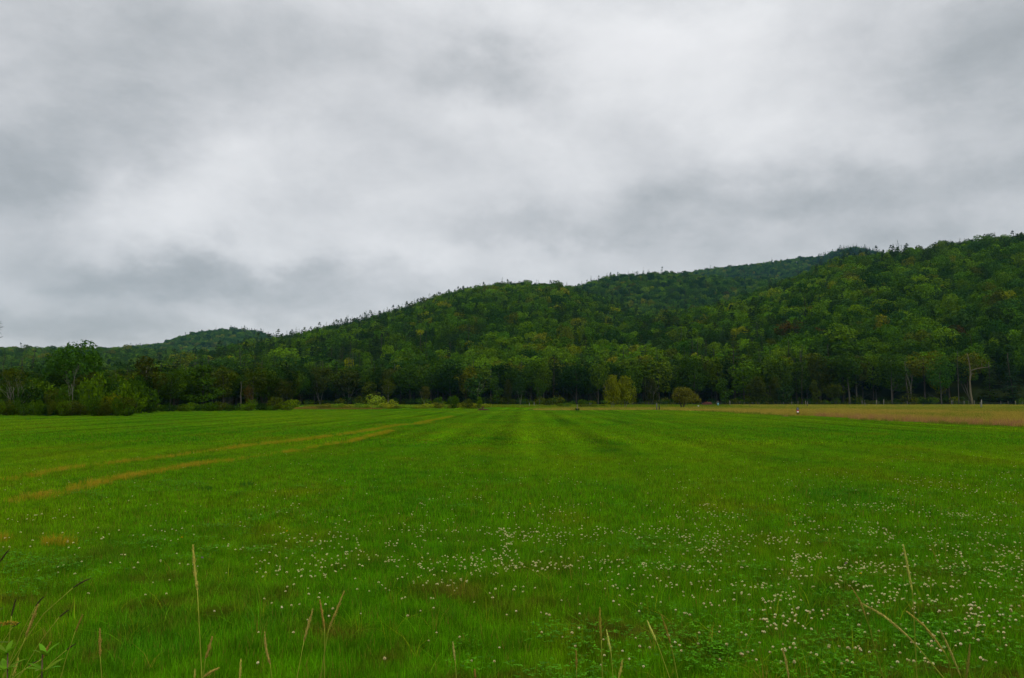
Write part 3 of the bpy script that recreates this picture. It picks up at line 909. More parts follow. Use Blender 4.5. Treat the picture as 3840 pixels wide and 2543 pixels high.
def grid(sp, r0, r1):
    xs = np.arange(-1800, 1800, sp); ys = np.arange(60, r1 + sp, sp * 0.9)
    XX, YY = np.meshgrid(xs, ys)
    XX = XX + (np.arange(len(ys)) % 2)[:, None] * sp * .5
    x = XX.ravel() + rng.uniform(-.38, .38, XX.size) * sp; y = YY.ravel() + rng.uniform(-.38, .38, XX.size) * sp
    r = np.hypot(x, y); a = np.arctan2(x, y)
    k = (r >= r0) & (r < r1) & (np.abs(a) < R(39))
    return x[k], y[k]


xa, ya = grid(5.9, 100, 560)
xb, yb = grid(6.6, 560, 1100)
xc, yc = grid(8.2, 1100, 2200)
x = np.concatenate([xa, xb, xc]); y = np.concatenate([ya, yb, yc])
px = CX + x / y * F
k = y > near_edge(px)
x, y, px = x[k], y[k], px[k]
z = np.maximum(H(x, y), 0.0)
r = np.hypot(x, y)
n = len(x)
conf_noise = fbm(x, y, 140, 3.3)
# share of conifers: high on the left spur, along ridges
pc = 0.10 + 0.5 * np.clip((conf_noise - 0.48) * 4, 0, 1)
pc = np.where((px < 1500) & (r > 300) & (r < 900), pc + 0.22, pc)
ridge = np.zeros(n)
for r0, r1, A, T in _L:
    ridge = np.maximum(ridge, np.exp(-((r - r1) / (0.05 * r1)) ** 2))
spiky = ((px > 900) & (px < 1780)) | ((px > 2170) & (px < 2450)) | ((px > 3080) & (px < 3420))
pc = np.where(ridge > .5, .05 + .40 * spiky, pc)
pc = np.where(r < 300, 0.10, pc)
conif = rng.random(n) < pc
pinek = conif & (rng.random(n) < 0.35)
h = rng.normal(13.0, 2.3, n).clip(8, 20) * np.where(conif, 1.13, 1)
h = np.where(ridge > .5, h * np.where(conif, rng.uniform(.95, 1.22, n), .85), h)
flatland = r < 330
want = EYE + (HOR - top_line(px)) / F * y
h = np.where(flatland, want * rng.uniform(.84, 1.04, n) * np.where(conif, 1.1, 1.0), h)
wd = h * np.where(conif, np.where(pinek, .55, .48), rng.uniform(.46, .86, n))
vis = visible(x, y, z, h)
x, y, px, z, r, h, wd, conif, pinek, ridge = [q_[vis] for q_ in (x, y, px, z, r, h, wd, conif, pinek, ridge)]
ok = np.ones(len(x), bool)
for (qx, qy, qw) in PLACED:
    if qy > 150: ok &= ~((np.abs(x - qx) < qw * 0.35) & (np.abs(y - qy) < 4.5))
x, y, px, z, r, h, wd, conif, pinek, ridge = [q_[ok] for q_ in (x, y, px, z, r, h, wd, conif, pinek, ridge)]
n = len(x)
# colours
names_b = ['mid', 'bright', 'yellow', 'dark', 'blue', 'olive']
pal_b = np.array([GREEN[q_] for q_ in names_b])
pal_c = np.array([GREEN['pine'], (0.030, 0.06, 0.010), (0.030, 0.052, 0.008), (0.018, 0.042, 0.010)]) * 0.9
cn = fbm(x, y, 70, 8.8)
wb = np.stack([np.full(n, .46), .16 + .30 * (cn > .55), .025 + .10 * (cn > .6), .18 + .2 * (cn < .45), .07 + .07 * (cn < .5), np.full(n, .05)], 1)
wb /= wb.sum(1, keepdims=True)
cu = wb.cumsum(1); ib = (rng.random(n)[:, None] > cu).sum(1).clip(0, 5)
ic = rng.choice(4, n, p=[.45, .28, .1, .17])
tint = np.where(conif[:, None], pal_c[ic], pal_b[ib])
soft = np.clip((r - 280) / 700, 0, 1)[:, None]
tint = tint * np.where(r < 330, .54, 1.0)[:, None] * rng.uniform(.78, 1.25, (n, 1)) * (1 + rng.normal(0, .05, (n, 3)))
rare = (rng.random(n) < 0.001) & (r > 330)
tint[rare] = np.array(GREEN['rust']) * rng.uniform(.6, 1.0, (rare.sum(), 1))

inframe = (px > -60) & (px < 3900)
size = h / r * inframe
order = np.argsort(-size)
own = np.zeros(n, bool)
nb = nc = 0
NB, NC = 205, 110
for q_ in order:
    if conif[q_]:
        if nc < NC and inframe[q_]: own[q_] = True; nc += 1
    elif nb < NB and inframe[q_] and r[q_] < 420: own[q_] = True; nb += 1
ZN = [(450, 'left of the brownish tree'), (900, 'behind the layered tree'), (1150, 'above the tan grass gap'),
      (1500, 'above the largest rounded bush'), (1900, 'above the log heap'), (2280, 'left of the birches'),
      (2560, 'right of the birches'), (2800, 'near the tallest pine'), (3100, 'behind the striped marker'),
      (3450, 'right of the striped marker'), (9999, 'at far right')]


def ordinal(k_, n_):
    if k_ == 0: return 'leftmost'
    if k_ == n_ - 1: return 'rightmost'
    sfx = {1: 'second', 2: 'third', 3: 'fourth', 4: 'fifth', 5: 'sixth', 6: 'seventh', 7: 'eighth', 8: 'ninth', 9: 'tenth'}
    return (sfx.get(k_) or '%dth' % (k_ + 1)) + ' from left'


def finish_ordinals():
    d_ = {}
    for o_ in COL.objects:
        if o_.get('group') and o_.get('_px') is not None: d_.setdefault(o_['label'], []).append(o_)
    for lb_, L_ in d_.items():
        if len(L_) > 1:
            L_.sort(key=lambda o_: o_['_px'])
            for k_, o_ in enumerate(L_): o_['label'] = ordinal(k_, len(L_)) + ', ' + lb_
    for o_ in COL.objects:
        if o_.get('_px') is not None: del o_['_px']


CNAM = {0: 'mid-green', 1: 'fresh green', 2: 'yellow-green', 3: 'dark green', 4: 'bluish-green', 5: 'olive'}
for q_ in np.where(own)[0]:
    zone = next(s for lim, s in ZN if px[q_] < lim)
    rowtx = 'at the wood edge' if r[q_] < 300 else ('just inside the wood' if r[q_] < 330 else 'on the lower slope')
    if conif[q_]:
        kd = 'pine' if pinek[q_] else 'spruce'
        tx = ('feathery pine' if pinek[q_] else 'pointed conifer')
        if r[q_] > 430: rowtx = 'higher on the slope'
        if ridge[q_] > .5: rowtx = 'on the skyline'
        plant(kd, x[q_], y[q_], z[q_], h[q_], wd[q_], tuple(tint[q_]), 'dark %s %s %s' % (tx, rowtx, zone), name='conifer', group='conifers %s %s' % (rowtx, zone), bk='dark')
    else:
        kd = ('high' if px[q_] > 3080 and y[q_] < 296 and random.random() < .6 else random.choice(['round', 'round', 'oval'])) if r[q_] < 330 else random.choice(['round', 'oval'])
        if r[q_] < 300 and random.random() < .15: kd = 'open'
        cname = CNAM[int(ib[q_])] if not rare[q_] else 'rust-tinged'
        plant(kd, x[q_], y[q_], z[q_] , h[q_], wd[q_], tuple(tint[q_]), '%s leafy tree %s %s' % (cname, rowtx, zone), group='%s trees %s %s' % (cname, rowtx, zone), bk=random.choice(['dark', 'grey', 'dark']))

finish_ordinals()
# everything further: one wooded mass per hill side
def as_inst(me):
    m2 = me.copy(); m2.materials.clear(); m2.materials.append(M_LEAFI); return m2


def joined(cr, tr):
    """crown plus trunk as one cheap mesh"""
    return as_inst(cr)


HB = [(crown_round(200 + s, 14., 10., 0.2, 13, 1500, 0.78, .95, .42), 14., 10.) for s in range(5)]
HCn = [(crown_spruce(210 + s, 16., 6., .1, 20, 0.75, .2, 5), 16., 6.) for s in range(3)] + [(crown_pine(215 + s, 17., 8.5, .2, 11, 0.85, 9), 17., 8.5) for s in range(2)]
rest = ~own
sb = rng.integers(0, 5, n)
scn = np.where(pinek, rng.integers(3, 5, n), rng.integers(0, 3, n))
base_h = np.where(conif, np.where(pinek, 17., 16.), 14.); base_w = np.where(conif, np.where(pinek, 8.5, 6.), 10.)
for nm, sel, pr, idx, lab in (('hillside_woodland', rest & ~conif, HB, sb, 'closed green broadleaf forest covering the hills'),
                              ('hillside_conifers', rest & conif, HCn, scn, 'dark conifers mixed through the forest on the hills')):
    j = np.where(sel)[0]
    wj = wd[j] * np.where(conif[j], 1, 1.0) / base_w[j]
    scl = np.stack([wj, wj, h[j] / base_h[j]], 1)
    rot = np.stack([rng.normal(0, .04, len(j)), rng.normal(0, .04, len(j)), rng.uniform(0, 6.28, len(j))], 1)
    scatter(nm, np.stack([x[j], y[j], z[j]], 1), rot, scl, idx[j], tint[j], [as_inst(q_[0]) for q_ in pr], lab)
print('TREES', n, 'own', own.sum())

# undergrowth along the foot of the wood
m = 900
ux = rng.uniform(-230, 260, m); uy = 284 + rng.uniform(0, 14, m) ; upx = CX + ux / uy * F
k = (upx > 1140)
ux, uy = ux[k], uy[k]
m = len(ux)
US = [as_inst(crown_round(230 + s, 3., 4.2, 0.0, 10, 300, 0.5, 1.0, 0.45)) for s in range(3)]
s = rng.uniform(.35, 1.0, m)
scatter('undergrowth', np.stack([ux, uy, np.zeros(m)], 1), np.stack([np.zeros(m)] * 2 + [rng.uniform(0, 6.28, m)], 1),
        np.stack([s, s, s * rng.uniform(.5, 1.2, m)], 1), rng.integers(0, 3, m), pal_b[rng.integers(0, 6, m)] * .8, US, 'low scrub and saplings along the foot of the wood')

# ------------------------------------------------------------------ grass
def grass_patch(seed, size, nbl, hh, wdt, segs=3, tall=0.02, lean=0.35):
    rg = np.random.default_rng(seed)
    bx, by = rg.uniform(-size / 2, size / 2, (2, nbl))
    cl = fbm(bx, by, size / 6, seed + .5)
    L = hh * rg.uniform(.55, 1.15, nbl) * (0.65 + .7 * cl)
    tl = rg.random(nbl) < tall
    L = np.where(tl, L * rg.uniform(1.6, 2.6, nbl), L)
    a = rg.uniform(0, 2 * np.pi, nbl); ln = np.abs(rg.normal(0, lean, nbl)) + .1
    wv_ = wdt * rg.uniform(.6, 1.3, nbl)
    fa = a + rg.normal(np.pi / 2, .6, nbl)
    V = []
    ts = np.linspace(0, 1, segs + 1)
    for t_ in ts:
        cx_ = bx + np.cos(a) * L * ln * t_ ** 1.8; cy_ = by + np.sin(a) * L * ln * t_ ** 1.8
        cz_ = L * (t_ - .25 * ln * t_ ** 2.5)
        ww = wv_ * (1 - t_ ** 1.6) * .5
        if t_ < 1:
            V.append(np.stack([cx_ - np.cos(fa) * ww, cy_ - np.sin(fa) * ww, cz_], 1)); V.append(np.stack([cx_ + np.cos(fa) * ww, cy_ + np.sin(fa) * ww, cz_], 1))
        else: V.append(np.stack([cx_, cy_, cz_], 1))
    nv = len(V); V = np.stack(V, 1).reshape(-1, 3)
    b0 = np.arange(nbl)[:, None] * nv
    Fs = []
    if segs > 1: Fs.append(np.concatenate([b0 + np.array([[2 * q_, 2 * q_ + 1, 2 * q_ + 3, 2 * q_ + 2]]) for q_ in range(segs - 1)]))
    Fs.append(b0 + np.array([[nv - 3, nv - 2, nv - 1]]))
    return mesh('grass_patch', V, Fs, M_BLADE, np.repeat(rg.random(nbl), nv))


def patches(size, y0, y1, margin):
    out = []
    for yy in np.arange(y0, y1, size):
        hw = (yy + size) * 0.655 + margin
        xs = np.arange(-hw, hw + size, size)
        out.append(np.stack([xs + rng.uniform(-.1, .1) * size, np.full(len(xs), yy + size / 2), np.zeros(len(xs))], 1))
    return np.concatenate(out)


GB = [('meadow_grass', 1.0, 3.6, 12.0, [grass_patch(s, 1.1, 3300, 0.085, 0.0034, 3, .012) for s in range(4)], 'short green grass of the near meadow'),
      ('meadow_grass', 2.5, 12.0, 34.5, [grass_patch(10 + s, 2.7, 6500, 0.085, 0.0075, 2, .008) for s in range(3)], 'short green grass of the middle meadow'),
      ('meadow_grass', 7.0, 34.5, 167.5, [grass_patch(20 + s, 7.3, 10000, 0.085, 0.024, 1, .004) for s in range(3)], 'short green grass of the far meadow')]
for nm, size, y0, y1, pr, lab in GB:
    P = patches(size, y0, y1, 1.5 if size < 5 else 4)
    m = len(P)
    zs = 0.72 + .75 * fbm(P[:, 0], P[:, 1], 5.0, 2.0)
    scatter(nm, P, np.stack([np.zeros(m), np.zeros(m), rng.integers(0, 4, m) * np.pi / 2], 1), np.stack([np.where(rng.random(m) < .5, 1, -1), np.ones(m), zs], 1),
            rng.integers(0, len(pr), m), None, pr, lab)


# tufts: dry, red-topped and tall grass
def tuft(seed, n_=40, hh=0.2, rad=0.12, wdt=0.006, lean=.35, mat=None):
    rg = np.random.default_rng(seed)
    a = rg.uniform(0, 2 * np.pi, n_); rr_ = rad * np.sqrt(rg.random(n_))
    bx, by = np.cos(a) * rr_, np.sin(a) * rr_
    L = hh * rg.uniform(.5, 1.1, n_); ln = np.abs(rg.normal(0, lean, n_)) + .05
    d = a + rg.normal(0, .7, n_); fa = rg.uniform(0, np.pi, n_)
    V = []
    for t_ in (0, .5, 1):
        c_ = np.stack([bx + np.cos(d) * L * ln * t_ ** 1.7, by + np.sin(d) * L * ln * t_ ** 1.7, L * t_ * (1 - .2 * ln * t_)], 1)
        ww = (wdt * (1 - t_ * .85) * .5)
        s_ = np.stack([np.cos(fa) * ww, np.sin(fa) * ww, np.zeros(n_)], 1)
        V += [c_ - s_, c_ + s_]
    V = np.stack(V, 1).reshape(-1, 3)
    b0 = np.arange(n_)[:, None] * 6
    f = np.concatenate([b0 + np.array([[0, 1, 3, 2]]), b0 + np.array([[2, 3, 5, 4]])])
    return mesh('tuft', V, f, mat or M_TINT, np.repeat(rg.random(n_), 6))


def scatter_tufts(name, P, s, tint_, pr, lab, zs=None):
    m = len(P)
    zs = s if zs is None else zs
    scatter(name, P, np.stack([np.zeros(m), np.zeros(m), rng.uniform(0, 6.28, m)], 1), np.stack([s, s, zs], 1), rng.integers(0, len(pr), m), tint_, pr, lab)


# wheel tracks with dry orange grass
def poly_world(pts): return [ground(a * K, b * K) for a, b in pts]
TR = [(poly_world([(-60, 1122), (0, 1115), (60, 1107), (140, 1088), (220, 1079), (300, 1069), (380, 1060), (450, 1050), (520, 1041), (600, 1031), (690, 1021), (760, 1011), (830, 1001), (880, 992), (920, 985), (960, 982), (1000, 979)]), .5),
      (poly_world([(30, 1164), (120, 1148), (190, 1132), (260, 1112), (320, 1101), (380, 1090), (440, 1080), (500, 1071), (560, 1063), (612, 1056)]), .55),
      (poly_world([(640, 1051), (700, 1042), (760, 1031), (810, 1023), (860, 1009), (905, 998)]), .45),
      (poly_world([(965, 980), (1000, 974), (1030, 967), (1045, 964)]), .5)]
TP, TT = [], []
for pl, wid in TR:
    for a, b in zip(pl[:-1], pl[1:]):
        L = (b - a).length
        m = int(L * 26)
        t_ = rng.random(m)
        base = np.array(a)[None] * (1 - t_[:, None]) + np.array(b)[None] * t_[:, None]
        off = rng.normal(0, wid * .27, m)
        nrm = unit(np.array([-(b - a).y, (b - a).x, 0]))
        Q = base + nrm * off[:, None]
        dens = fbm(Q[:, 0], Q[:, 1], 3.0, 5.0, 2)
        keep = rng.random(m) < np.clip((dens - .26) * 3.0, .25, 1)
        Q = Q[keep]; TP.append(Q)
DRYP = [(0, 1252, .16), (125, 1258, .17), (145, 1261, .10)]
for (dx, dy, rad) in DRYP:
    c = ground(dx * K, dy * K); m = int(rad * 60)
    aa_ = rng.uniform(0, 6.28, m); rr_ = rad * np.sqrt(rng.random(m))
    TP.append(np.stack([c.x + np.cos(aa_) * rr_ * 1.3, c.y + np.sin(aa_) * rr_, np.zeros(m)], 1))
TP = np.concatenate(TP); TP = TP[rng.random(len(TP)) < np.clip(1.25 - TP[:, 1] / 75, .35, 1)]; m = len(TP)
TT = np.array([(0.38, 0.25, 0.012), (0.34, 0.25, 0.012), (0.22, 0.26, 0.005), (0.42, 0.28, 0.020)])[rng.integers(0, 4, m)]
TT = TT * (1 - .45 * np.clip((TP[:, 1:2] - 22) / 45, 0, 1)) + np.array([.06, .10, 0]) * np.clip((TP[:, 1:2] - 22) / 45, 0, 1)
s = rng.uniform(.6, 1.15, m)
dist = np.clip(TP[:, 1] / 30, 1, 2.0)
scatter_tufts('dry_track_grass', TP, s * dist, TT, [tuft(300 + i_, 34, .17, .12, .006) for i_ in range(4)], 'orange-brown dry grass growing along two wheel tracks at left', zs=s * np.clip(dist, 1, 1.15) * .95)

# field of tall seeding grass at right and far strips
edge = [(60, 40), (40, 50), (36.3, 56), (34.5, 64), (33.2, 74), (32.6, 90), (32.3, 110), (32, 125), (29, 138), (27, 146), (20, 147), (12.5, 142), (5, 143), (3, 160), (12, 178), (60, 190), (70, 262), (190, 262), (190, 40)]
def inside(xq, yq, poly):
    c_ = np.zeros(len(xq), bool); j = len(poly) - 1
    for i_ in range(len(poly)):
        xi, yi = poly[i_]; xj, yj = poly[j]
        cond = ((yi > yq) != (yj > yq)) & (xq < (xj - xi) * (yq - yi) / (yj - yi + 1e-9) + xi)
        c_ ^= cond; j = i_
    return c_
def edge_dist(xq, yq):
    d_ = np.full(len(xq), 1e9)
    E = edge[1:13]
    for (ax, ay), (bx_, by_) in zip(E[:-1], E[1:]):
        vx, vy = bx_ - ax, by_ - ay
        t_ = np.clip(((xq - ax) * vx + (yq - ay) * vy) / (vx * vx + vy * vy), 0, 1)
        d_ = np.minimum(d_, np.hypot(xq - ax - t_ * vx, yq - ay - t_ * vy))
    return d_
XS, YS = [], []
for (y0, y1, dn) in ((40, 100, 5.0), (100, 160, 2.6), (160, 262, 1.1)):
    A_ = (y1 - y0) * 190; m = int(A_ * dn)
    XS.append(rng.uniform(0, 190, m)); YS.append(rng.uniform(y0, y1, m))
tx, ty = np.concatenate(XS), np.concatenate(YS)
wob = (fbm(tx, ty, 4, 1.0, 2) - .5) * 3.2 + rng.normal(0, .35, len(tx))
k = inside(tx + wob, ty + wob, edge) & (tx / ty < 0.68)
k &= ~((np.abs(tx - 34.0) < 1.5) & (ty > 80) & (ty < 96.2))
tx, ty = tx[k], ty[k]
ed = edge_dist(tx, ty) * (1 + (fbm(tx, ty, 9, 4.4, 2) - .5) * .9)
m = len(tx)
gn = fbm(tx, ty, 22, 6.1)
pink = np.array([0.25, 0.130, 0.050]); tan = np.array([0.27, 0.195, 0.030]); grn = np.array([0.12, 0.15, 0.012]); tan2 = np.array([0.20, 0.165, 0.020])
u = rng.random(m)[:, None]
colr = np.where(u < .5, tan, tan2)
wp = .8 * np.clip((8 - ed) / 4, 0, 1) * (ty < 95)
colr = np.where(rng.random((m, 1)) < wp[:, None] * .85, pink, colr)
pgreen = np.clip((gn - .5) * 4, 0, .8) * (ed > 5) + np.where((ty > 62) & (ed > 9) & (ty < 95) & (np.abs(tx / ty - .5) < .1), .55, 0)
colr = np.where(rng.random((m, 1)) < pgreen[:, None], grn, colr)
colr = np.where((ed < .9)[:, None], np.array([.10, .12, .01]), colr)
colr = np.where((ty > 195)[:, None], np.where(u < .55, grn * 1.1, tan), colr)
colr = np.where(((ty > 100) & (ty < 195) & (ed > 30))[:, None] & (u < .45), grn, colr)
zs = rng.uniform(.7, 1.15, m) * np.clip(.45 + ed * .35, .45, 1.0) * np.where(ty > 130, .75, 1.0)
s = rng.uniform(.8, 1.2, m) * np.clip(ty / 90, .8, 2.3)
colr = colr * rng.uniform(.8, 1.2, (m, 1)) * 1.45
scatter_tufts('tall_seeding_grass', np.stack([tx, ty, np.zeros(m)], 1), s, colr, [tuft(320 + i_, 34, .55, .34, .022, .2) for i_ in range(4)], 'tall tawny and pinkish seeding grass right of the mown meadow', zs=zs)
print('tall tufts', m)

# tan strip in the gap at left, rank green grass in front of the wood
m = 5200
sx_ = rng.uniform(-48, -18, m); sy_ = rng.uniform(158, 215, m); spx = CX + sx_ / sy_ * F
k = (spx > 1110) & (spx < 1420)
m1 = k.sum()
m2 = 9000
gx = rng.uniform(-75, 190, m2); gy = rng.uniform(196, 288, m2); k2 = (CX + gx / gy * F > 1150)
P = np.concatenate([np.stack([sx_[k], sy_[k], np.zeros(m1)], 1), np.stack([gx[k2], gy[k2], np.zeros(k2.sum())], 1)])
cc = np.concatenate([np.tile([.17, .13, .02], (m1, 1)), np.where(rng.random((k2.sum(), 1)) < .7, [.10, .17, .004], [.15, .14, .010])])
m = len(P)
scatter_tufts('rank_grass', P, rng.uniform(1.5, 2.6, m), cc * rng.uniform(.8, 1.2, (m, 1)), [tuft(330 + i_, 30, .35, .5, .04, .3) for i_ in range(3)], 'uncut grass between the meadow and the wood', zs=rng.uniform(.6, 1.2, m))

# dark weedy tufts that stand out in the meadow
WT = [(68, 972, .35, 'dark green weed tuft near the left bank'), (570, 1125, .22, 'dark leafy dock tuft right of the wheel tracks'), (475, 1133, .16, 'small leafy tuft between the two wheel tracks'),
      (1045, 1380, .28, 'tuft of brownish longer grass in the middle foreground')]
for (dx, dy, hh, lb) in WT:
    c = ground(dx * K, dy * K)
    n_ = 60
    rg = np.random.default_rng(int(dx))
    me = tuft(int(dx), 45, hh * .7, .14 if dy < 1200 else .14, .02 if dy < 1200 else .005, .5, M_PLANT)
    o = obj('weed_tuft', me, None, (c.x, c.y, 0), (0.03, 0.11, 0.008) if dx != 1045 else (.12, .11, .01))
    tag(o, lb, 'grass tuft')

# ------------------------------------------------------------------ clover
def cl_head(r_=0.0105, seed=0, n_=70):
    rg = np.random.default_rng(seed); bag = Bag()
    d = unit(rg.normal(size=(n_, 3))); d[:, 2] = np.abs(d[:, 2]) * 1.0 - .12; d = unit(d)
    P = d * r_ * .55
    for i_ in range(n_):
        tip = d[i_] * r_ * rg.uniform(.95, 1.15)
        a = unit(np.cross(d[i_], rg.normal(size=3))) * r_ * .2
        bag.add([P[i_] - a * .6, P[i_] + a * .6, tip + a, tip - a], np.array([[0, 1, 2, 3]]), rg.random())
    t_ = np.linspace(0, 1, 5)
    return bag


def cl_lower(r_=0.0105, seed=0, n_=18):
    rg = np.random.default_rng(seed + 50); bag = Bag()
    for i_ in range(n_):
        a = rg.uniform(0, 6.28); d = unit(np.array([np.cos(a), np.sin(a), -.9 - rg.random()]))
        b = np.array([0, 0, -.1 * r_]); tip = b + d * r_ * rg.uniform(.8, 1.15)
        s_ = np.array([-np.sin(a), np.cos(a), 0]) * r_ * .17
        bag.add([b - s_ * .5, b + s_ * .5, tip + s_, tip - s_], np.array([[0, 1, 2, 3]]), rg.random())
    return bag


def cl_stem(hh, seed):
    rg = np.random.default_rng(seed + 90); bag = Bag()
    t_ = np.linspace(0, 1, 5)[:, None]
    a = rg.normal(0, .015, 2)
    P = np.concatenate([-a[0] * (1 - t_) ** 1.0, -a[1] * (1 - t_), -hh * (1 - t_)], 1)
    tube(bag, P, .0011, 4)
    return bag


DENS_Y = [1045, 1100, 1175, 1235, 1285, 1335, 1385, 1435, 1485, 1535, 1568]
DENS = [[5, 6, 14, 14, 10, 10, 14, 20], [6, 7, 15, 22, 15, 20, 40, 85], [14, 10, 16, 22, 35, 55, 55, 60], [14, 14, 40, 70, 75, 80, 65, 50],
        [7, 8, 45, 75, 60, 60, 75, 70], [3, 3, 30, 42, 26, 42, 58, 62], [1, 2, 12, 8, 8, 22, 45, 52], [0, 1, 3, 3, 6, 16, 32, 38], [0, 0, 2, 4, 8, 14, 24, 28], [0, 0, 1, 3, 4, 6, 10, 12]]
FL = []
for ri, row in enumerate(DENS):
    ya_, yb_ = DENS_Y[ri], DENS_Y[ri + 1]
    for ci_, cnt in enumerate(row):
        got = tries = 0
        cnt_ = int(cnt * (1.5 if ri < 5 else 1.1))
        while got < cnt_ and tries < cnt * 60:
            tries += 1
            u_, v_ = random.uniform(ci_ * 296, ci_ * 296 + 296), random.uniform(ya_, yb_)
            gp = ground(u_ * K, v_ * K)
            nz = noise.noise(Vector((gp.x * .55, gp.y * .55, 3.0))) + .5 * noise.noise(Vector((gp.x * 1.8, gp.y * 1.8, 9.0)))
            if random.random() < min(1, max(.04, .28 + nz * 1.3)):
                FL.append((gp.x, gp.y)); got += 1
FL.sort(key=lambda q_: q_[1])
print('clover', len(FL))
heads = [(cl_head(seed=s).mesh('flower_head', M_CLW), cl_lower(seed=s).mesh('lower_petals', M_CLB)) for s in range(5)]
stems = [cl_stem(.12, s).mesh('stem', M_STEM) for s in range(4)]
ZL = [(-.25, 'left of the middle'), (.12, 'in the middle'), (.4, 'right of the middle'), (9, 'at the far right')]
for i_, (fx, fy) in enumerate(FL[:297]):
    fz = random.uniform(.07, .115)
    zl = next(s for lim, s in ZL if fx / fy < lim)
    o = empty('clover_flower', (fx, fy, fz), 'small white clover flower in the grass nearest the viewer, %s' % zl, 'flower', 'white clover flowers in the near grass, %s' % zl)
    sc_ = random.uniform(.65, 1.05)
    o.rotation_euler = (random.uniform(-.25, .25), random.uniform(-.25, .25), random.uniform(0, 6.28))
    o.scale = (sc_, sc_, sc_)
    hm, lm = random.choice(heads)
    cw = random.choice([(.90, .80, .46), (.92, .84, .54), (.80, .68, .36)])
    obj('flower_head', hm, o, None, cw)
    obj('lower_petals', lm, o)
    obj('stem', random.choice(stems), o)
for (dx, dy, cc_, nm, lb) in ((467, 1308, (.36, .13, .30), 'clover_flower', 'mauve clover flower to the right of the tallest seed head'),
                              (1957, 1322, (.42, .18, .36), 'clover_flower', 'pinkish-purple clover flower among the white ones at right'),
                              (663, 1243, (.75, .42, .0), 'yellow_flower', 'single yellow flower among grass left of the clover drift'),
                              (1226, 1176, (.75, .45, .0), 'yellow_flower', 'small yellow flower in the middle meadow'),
                              (1991, 1347, (.78, .55, .0), 'yellow_flower', 'yellow flower between the purple clover and the crossed seed heads'),
                              (420, 1258, (.7, .4, .0), 'yellow_flower', 'tiny orange-yellow flower left of the tallest seed head')):
    c = ground(dx * K, dy * K + 6)
    o = empty(nm, (c.x, c.y, .11), lb, 'flower')
    s_ = 1.1 if c.y < 14 else 1.25
    o.scale = (s_, s_, s_)
    obj('flower_head', heads[0][0], o, None, cc_); obj('stem', stems[0], o)
rest_f = np.array(FL[297:])
def merge_head(seed):
    a, b, c_ = cl_head(seed=seed, n_=26, r_=.0125), cl_lower(seed=seed, n_=7), cl_stem(.12, seed)
    me = a.mesh('clover', M_CLWI)
    V = np.concatenate(a.V); Fq = np.concatenate(a.F[4]); na_ = len(Fq)
    V2 = np.concatenate(b.V); F2 = np.concatenate(b.F[4]) + len(V)
    me = mesh('clover', np.concatenate([V, V2]), [np.concatenate([Fq, F2])], M_CLWI, np.concatenate([np.concatenate(a.L), np.concatenate(b.L)]))
    me.materials.append(M_CLB)
    mi = np.zeros(len(Fq) + len(F2), np.int32); mi[na_:] = 1
    me.polygons.foreach_set('material_index', mi)
    return me
m = len(rest_f)
s = rng.uniform(.6, 1.0, m)
scatter('clover_flowers', np.stack([rest_f[:, 0], rest_f[:, 1], rng.uniform(.07, .11, m)], 1), np.stack([rng.normal(0, .2, m), rng.normal(0, .2, m), rng.uniform(0, 6.28, m)], 1),
        np.stack([s, s, s], 1), rng.integers(0, 3, m), None, [merge_head(q_) for q_ in range(3)], 'drifts of white clover flowers further out in the meadow')

# single longer blades and small clumps standing above the turf close by
m = 2600
cx_ = rng.uniform(-.66, .66, m); cy_ = 4.2 + 16 * rng.random(m) ** 1.5
P = np.stack([cx_ * cy_, cy_, np.zeros(m)], 1)
dn = fbm(P[:, 0], P[:, 1], 2.5, 3.1); P = P[rng.random(m) < np.clip((dn - .35) * 3, .08, 1)]; m = len(P)
cc = np.array([(.07, .22, .004), (.11, .26, .004), (.18, .25, .006), (.24, .20, .02), (.05, .17, .008)])[rng.choice(5, m, p=[.3, .3, .17, .08, .15])]
scatter_tufts('long_grass_blades', P, rng.uniform(.7, 1.3, m), cc, [tuft(350 + i_, 9, .24, .06, .0055, .8) for i_ in range(6)], 'longer arching grass blades standing above the near turf', zs=rng.uniform(.6, 1.15, m))

# clover leaves
def trefoils(seed, n_=26, rad=.16):
    rg = np.random.default_rng(seed); bag = Bag()
    for i_ in range(n_):
        a = rg.uniform(0, 6.28); rr_ = rad * math.sqrt(rg.random()); c = np.array([math.cos(a) * rr_, math.sin(a) * rr_, rg.uniform(.05, .105)])
        s_ = rg.uniform(.007, .012); v = rg.random(); a0 = rg.uniform(0, 6.28); tl = rg.normal(0, .25, 2)
        for j in range(3):
            b = a0 + j * 2.094
            d = np.array([math.cos(b), math.sin(b), tl[0] * math.cos(b) + tl[1] * math.sin(b)]); e = np.array([-math.sin(b), math.cos(b), 0])
            bag.add([c, c + d * s_ * .9 + e * s_ * .75, c + d * s_ * 1.7 + e * s_ * .35, c + d * s_ * 1.7 - e * s_ * .35, c + d * s_ * .9 - e * s_ * .75], np.array([[0, 4, 3, 2, 1]]), v)
    return bag.mesh('trefoils', M_CLEAF)
m = 3600
cx_ = rng.uniform(-.66, .66, m); cy_ = 4.5 + 15 * rng.random(m) ** 1.2
cxw = cx_ * cy_
dn = fbm(cxw, cy_, 2.2, 7.7) + .12 * cx_
k = rng.random(m) < np.clip((dn - .46) * 2.2, 0, .34)
P = np.stack([cxw[k], cy_[k], np.zeros(k.sum())], 1); m = len(P); s = rng.uniform(.8, 1.4, m)
scatter('clover_leaves', P, np.stack([np.zeros(m), np.zeros(m), rng.uniform(0, 6.28, m)], 1), np.stack([s, s, np.ones(m)], 1), rng.integers(0, 4, m), None, [trefoils(q_) for q_ in range(4)], 'patches of clover leaves between the grass blades')

